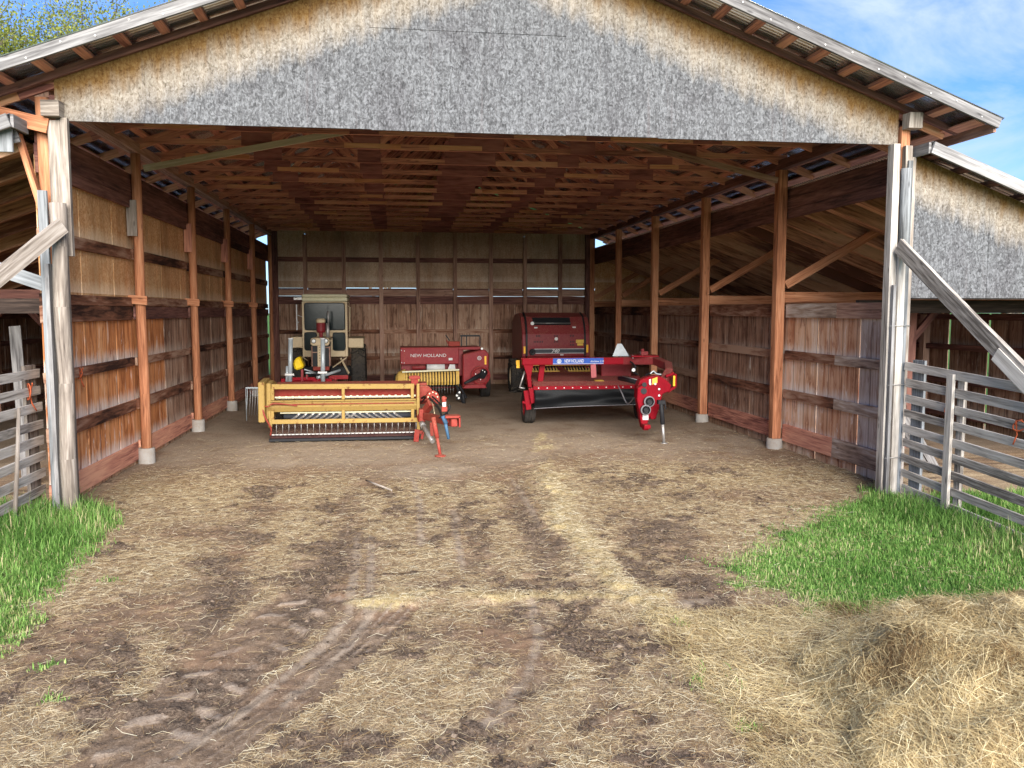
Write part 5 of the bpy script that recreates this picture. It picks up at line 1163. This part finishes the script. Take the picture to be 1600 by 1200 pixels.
Q('cleaner_cap', 'cream', lambda m: m.lathe((pq.x, 24.0, Zc(640)), (0, 0, 1), [(.11, .28), (.13, .30), (.13, .36), (.09, .40), (.001, .40)], 20), bevel=0)
ex_ = at(390+975/8, 500, 24.1).x
Q('exhaust', 'steel', lambda m: (m.cyl((ex_, 24.1, Zc(730)), (ex_, 24.1, Zc(520)), .05, n=12), m.cyl((ex_+.02, 24.1, Zc(520)), (ex_+.02, 24.1, Zc(370)), .028, n=10)), bevel=0)
Q('mirror', 'white', lambda m: (m.beam((X(588), TY+.05, Zt(605)), (X(588), TY+.05, Zt(285)), .02, .03), m.beam((X(600), TY+.05, Zt(420)), (X(655), TY+.05, Zt(440)), .015, .015), m.beam((X(590), TY+.05, Zt(508)), (X(620), TY+.05, Zt(505)), .015, .015)), bevel=0)
Q('light_bar', 'steel', lambda m: m.box(X(555), X(660), TY-.02, TY+.08, Zt(230), Zt(197)), bevel=.006)
Q('aerial', 'white', lambda m: m.cyl((X(676), TY+.1, Zt(160)), (X(676), TY+.1, Zt(100)), .006, n=5), bevel=0)
Q('handrail', 'cream', lambda m: m.tube([(X(1225), TY+.1, Zt(300)), (X(1258), TY+.05, Zt(320)), (X(1250), TY+.05, Zt(610)), (X(1225), TY+.1, Zt(625))], .012, 6), bevel=0)
Q('cab_step', 'cream', lambda m: (m.beam((X(1205), TY-.1, Zt(950)), (X(1045), TY-.5, Zt(1058)), .03, .03), m.beam((X(1135), TY-.15, Zt(955)), (X(1240), TY-.4, Zt(1140)), .03, .05)), bevel=0)
Q('cab_step', 'cream', lambda m: m.beam((X(655), TY-.1, Zt(935)), (X(730), TY-.3, Zt(980)), .02, .02), bevel=0)
Q('front_axle', 'old_red', lambda m: (m.box(Xn(742), Xn(1010), NY+.2, NY+.38, .32, .44), m.box(Xn(780), Xn(985), NY-.05, NY+.2, Zn(1110), Zn(1062))))
Q('wiper', 'black', lambda m: m.beam((X(985), TY-.03, Zt(300)), (X(960), TY-.03, Zt(440)), .012, .012), bevel=0)
Q('rear_axle', 'black', lambda m: m.box(X(640), X(1240), 25.45, 25.75, .6, .9))

# --- red implement on the ground before the tractor
ri = thing('field_rake', 'red hay rake frame with two upright silver poles in front of the tractor', 'hay rake', (-2.0, 20.2, 0))
Q = lambda n, mt, fn, **k: part(n, mt, fn, ri, bevel=k.pop('bevel', .01), **k)
IY = 20.0
I = lambda u, v, Y=IY: at(380+u/6.154, 520+v/6.154, Y)
Q('toolbar', 'nh_red', lambda m: m.beam(I(365, 470), I(856, 470), .12, .15))
Q('headstock', 'nh_red', lambda m: m.prism([(p.x, p.z) for p in (I(430, 490), I(478, 425), I(690, 422), I(750, 490), I(700, 490), I(670, 455), I(500, 455), I(470, 490))], 'y', IY-.16, IY-.04))
Q('headstock_plate', 'pink', lambda m: m.prism([(p.x, p.z) for p in (I(495, 455), I(510, 424), I(668, 424), I(680, 455))], 'y', IY-.15, IY-.06))
Q('mast', 'maroon', lambda m: (m.beam(I(567, 470, 19.85), I(567, 350, 19.85), .07, .06), m.beam(I(612, 450, 19.85), I(612, 400, 19.85), .05, .05)))
for u0, u1 in ((456, 450), (765, 768)):
    Q('upright_pole', 'silver', lambda m: m.cyl(I(u0, 55, 19.8), I(u1, 492, 19.8), .052, n=12), bevel=0)
    Q('pole_cap', 'white', lambda m: m.cyl(I(u0, 50, 19.8), I(u0, 62, 19.8), .062, n=12), bevel=0)
    Q('pole_clamp', 'steel', lambda m: m.beam(I(u1-50, 402 if u0 < 500 else 382, 19.75), I(u1+40, 402 if u0 < 500 else 382, 19.75), .03, .05), bevel=.004)
Q('short_pole', 'silver', lambda m: (m.cyl(I(424, 320, 19.85), I(420, 470, 19.85), .035, n=10), m.cyl(I(760, 320, 19.85), I(752, 440, 19.85), .035, n=10)), bevel=0)
Q('shaft_cone', 'bright_yellow', lambda m: (m.prism([(p.x, p.z) for p in (I(490, 258), I(545, 222), I(560, 270), I(590, 330), I(548, 350), I(500, 362), I(482, 300))], 'y', 19.95, 20.35)), bevel=.04, label='yellow plastic drive cone')
Q('link_rod', 'silver', lambda m: (m.cyl(I(712, 432, 19.9), I(930, 360, 20.3), .034, n=10), m.cyl(I(590, 352, 19.9), I(700, 385, 20.2), .016, n=8), m.cyl(I(600, 385, 19.9), I(700, 388, 20.1), .016, n=8)), bevel=0)
Q('boom', 'baler_red', lambda m: (m.beam(I(820, 430, 20.3), I(1005, 425, 20.5), .09, .10), m.beam(I(890, 470, 20.3), I(882, 425, 20.3), .04, .04)))
Q('clips', 'white', lambda m: [m.tube([I(u-18, 497, 19.7), I(u-14, 484, 19.7), I(u, 481, 19.7), I(u+14, 484, 19.7), I(u+18, 497, 19.7)], .014, 5) for u in (962, 1018, 1078)], bevel=0)
Q('tool_beam', 'maroon', lambda m: (m.beam(I(930, 505, 19.7), I(1100, 505, 19.7), .06, .08), m.box(-2.5, -1.5, 20.1, 20.9, .35, .5), m.box(-2.6, -2.5, 20.0, 20.6, .0, .9), m.box(-1.5, -1.4, 20.0, 20.6, .0, .9)))

# --- tines of a rake standing by the mower's left end
tk = thing('tine_rake', 'pale bar with hanging wire tines beside the yellow end of the mower conditioner', 'rake', (-3.35, 20, 0))
ta_, tb_ = at(384, 606, 20), at(404, 606, 20)
part('bar', 'silver', lambda m: m.beam(ta_, tb_+V((.5, 0, 0)), .03, .035), tk)
for i, u in enumerate((386, 390.5, 394.5, 398.5, 402.5)):
    p = at(u, 607, 20)
    part('tine', 'silver' if i < 1 else 'steel', lambda m: m.tube([p, p+V((.01, -.02, -.08)), p+V((.0, -.05, -.35)), p+V((-.03, -.02, -.62))], [.014, .010, .008, .006], 6), tk)
part('leg', 'silver', lambda m: (m.cyl(ta_, (ta_.x, 20, 0), .012, n=6), m.cyl(tb_+V((.5, 0, 0)), (tb_.x+.5, 20, 0), .012, n=6)), tk)

# ------------------------------------------------------------------ trees beyond the barn
def tree(x, y, h, r, seed, label, nleaf, bare=False, group='trees growing behind the barn'):
    rd = random.Random(seed); t = thing('leafy_tree', label, 'tree', (x, y, 0), group)
    mb = MB(); tips = []
    def grow(p, d, L, rad, lv):
        q = p+d*L; mid = p.lerp(q, .5)+V((rd.uniform(-1, 1), rd.uniform(-1, 1), 0))*L*.05
        mb.tube([p, mid, q], [rad, rad*.85, rad*.68], 6 if lv < 2 else 4, False)
        if lv >= 2: tips.extend([mid, q])
        if lv == 5: return
        for _ in range(3 if lv < 4 else 2):
            nd_ = (d+V((rd.uniform(-1, 1), rd.uniform(-1, 1), rd.uniform(-.25, .75)))*.72).normalized()
            grow(p.lerp(q, rd.uniform(.55, 1)), nd_, L*rd.uniform(.62, .85), rad*.56, lv+1)
    grow(V((x, y, -.1)), V((rd.uniform(-.06, .06), 0, 1)), h*.30, r, 0)
    mb.build('trunk', 'bark', t)
    g = np.random.default_rng(seed); T = np.array([tuple(p) for p in tips]); n = nleaf
    c = T[g.integers(0, len(T), n)]+g.normal(0, .33, (n, 3)); a = g.normal(size=(n, 3)); a /= np.linalg.norm(a, axis=1)[:, None]
    b = np.cross(a, g.normal(size=(n, 3))); b /= np.linalg.norm(b, axis=1)[:, None]; s = g.uniform(.035, .085, (n, 1))
    v = np.stack([c-a*s, c+b*s*.6, c+a*s, c-b*s*.6], 1).reshape(-1, 3); f = np.arange(n*4).reshape(-1, 4)
    if nleaf: fast('crown', v, f, 'leaf', {'tone': np.repeat(np.clip(g.normal(.5, .22, n), 0, 1), 4)}, parent=t)
tree(-15.2, 44, 22, .30, 3, 'spring green tree with thin branches over the left roof slope, nearest the ridge', 26000)
tree(-20.5, 43, 21, .34, 8, 'spring green tree behind the left roof slope at the photo edge', 26000)
tree(-10.6, 50, 22, .28, 15, 'yellow green tree behind the left roof slope, farther back than its neighbours', 22000)
tree(22.5, 52, 13, .2, 21, 'sparse twiggy tree rising over the right lean-to roof', 900)
tree(24, 30, 9, .22, 33, 'leafy tree beyond the open boards of the right lean-to', 9000)
tree(19, 20, 7, .2, 37, 'low bushy tree outside the far wall of the right lean-to', 9000)
tree(-1, 60, 12, .25, 41, 'leafy tree hidden straight behind the back wall', 7000)
# ------------------------------------------------------------------ camera, light
cam = bpy.data.cameras.new('camera'); co = bpy.data.objects.new('camera', cam); C.objects.link(co)
cam.sensor_fit = 'HORIZONTAL'; cam.sensor_width = 36; cam.lens = 36*CAM['f']/1600; cam.clip_end = 3000
co.location = (0, 0, CAM['h'])
co.rotation_euler = (R(90)-CAM['pitch'], 0, -CAM['yaw'])
bpy.context.scene.camera = co
SUN_EL, SUN_AZ = 23, 177       # azimuth clockwise from +Y: behind the camera
w = bpy.data.worlds.new('World'); bpy.context.scene.world = w; w.use_nodes = True
nt = w.node_tree; nt.nodes.clear()
sky = nt.nodes.new('ShaderNodeTexSky'); sky.sky_type = 'NISHITA'; sky.sun_disc = False
sky.sun_elevation = R(SUN_EL); sky.sun_rotation = R(SUN_AZ); sky.air_density = 1.0; sky.dust_density = .3; sky.ozone_density = 2.5
tc = nd(nt, 'TexCoord').outputs['Generated']
cl = noise(nt, mapping(nt, tc, (2.2, 6.5, 9), rot=(.25, .3, .5)), 1, 6, .62, .6)
wisp = noise(nt, mapping(nt, tc, (1.2, 1.2, 2.5)), 1.3, 3, .5)
cf = mth(nt, 'MULTIPLY', ramp(nt, cl, [(.40, 0.), (.66, .85)]), ramp(nt, wisp, [(.32, .15), (.55, 1.)]))
colr = mix(nt, cf, mix(nt, 1.0, sky.outputs[0], (.20, .285, .46), 'MULTIPLY'), (1.45, 1.75, 2.2))
bgd = nd(nt, 'Background', {'Color': colr, 'Strength': .07}); out = nd(nt, 'OutputWorld'); nt.links.new(bgd.outputs[0], out.inputs[0])
sl = bpy.data.lights.new('sun', 'SUN'); sl.energy = 1.5; sl.angle = R(48); sl.color = (1, .95, .87)
so = bpy.data.objects.new('sun', sl); C.objects.link(so)
d = V((math.sin(R(SUN_AZ))*math.cos(R(SUN_EL)), math.cos(R(SUN_AZ))*math.cos(R(SUN_EL)), math.sin(R(SUN_EL))))
so.rotation_euler = d.to_track_quat('Z', 'Y').to_euler(); so.location = d*40
vs = bpy.context.scene.view_settings; vs.view_transform = 'Standard'; vs.look = 'None'; vs.gamma = 1; vs.exposure = 2.92
bpy.context.scene.cycles.max_bounces = 8; bpy.context.scene.cycles.diffuse_bounces = 6
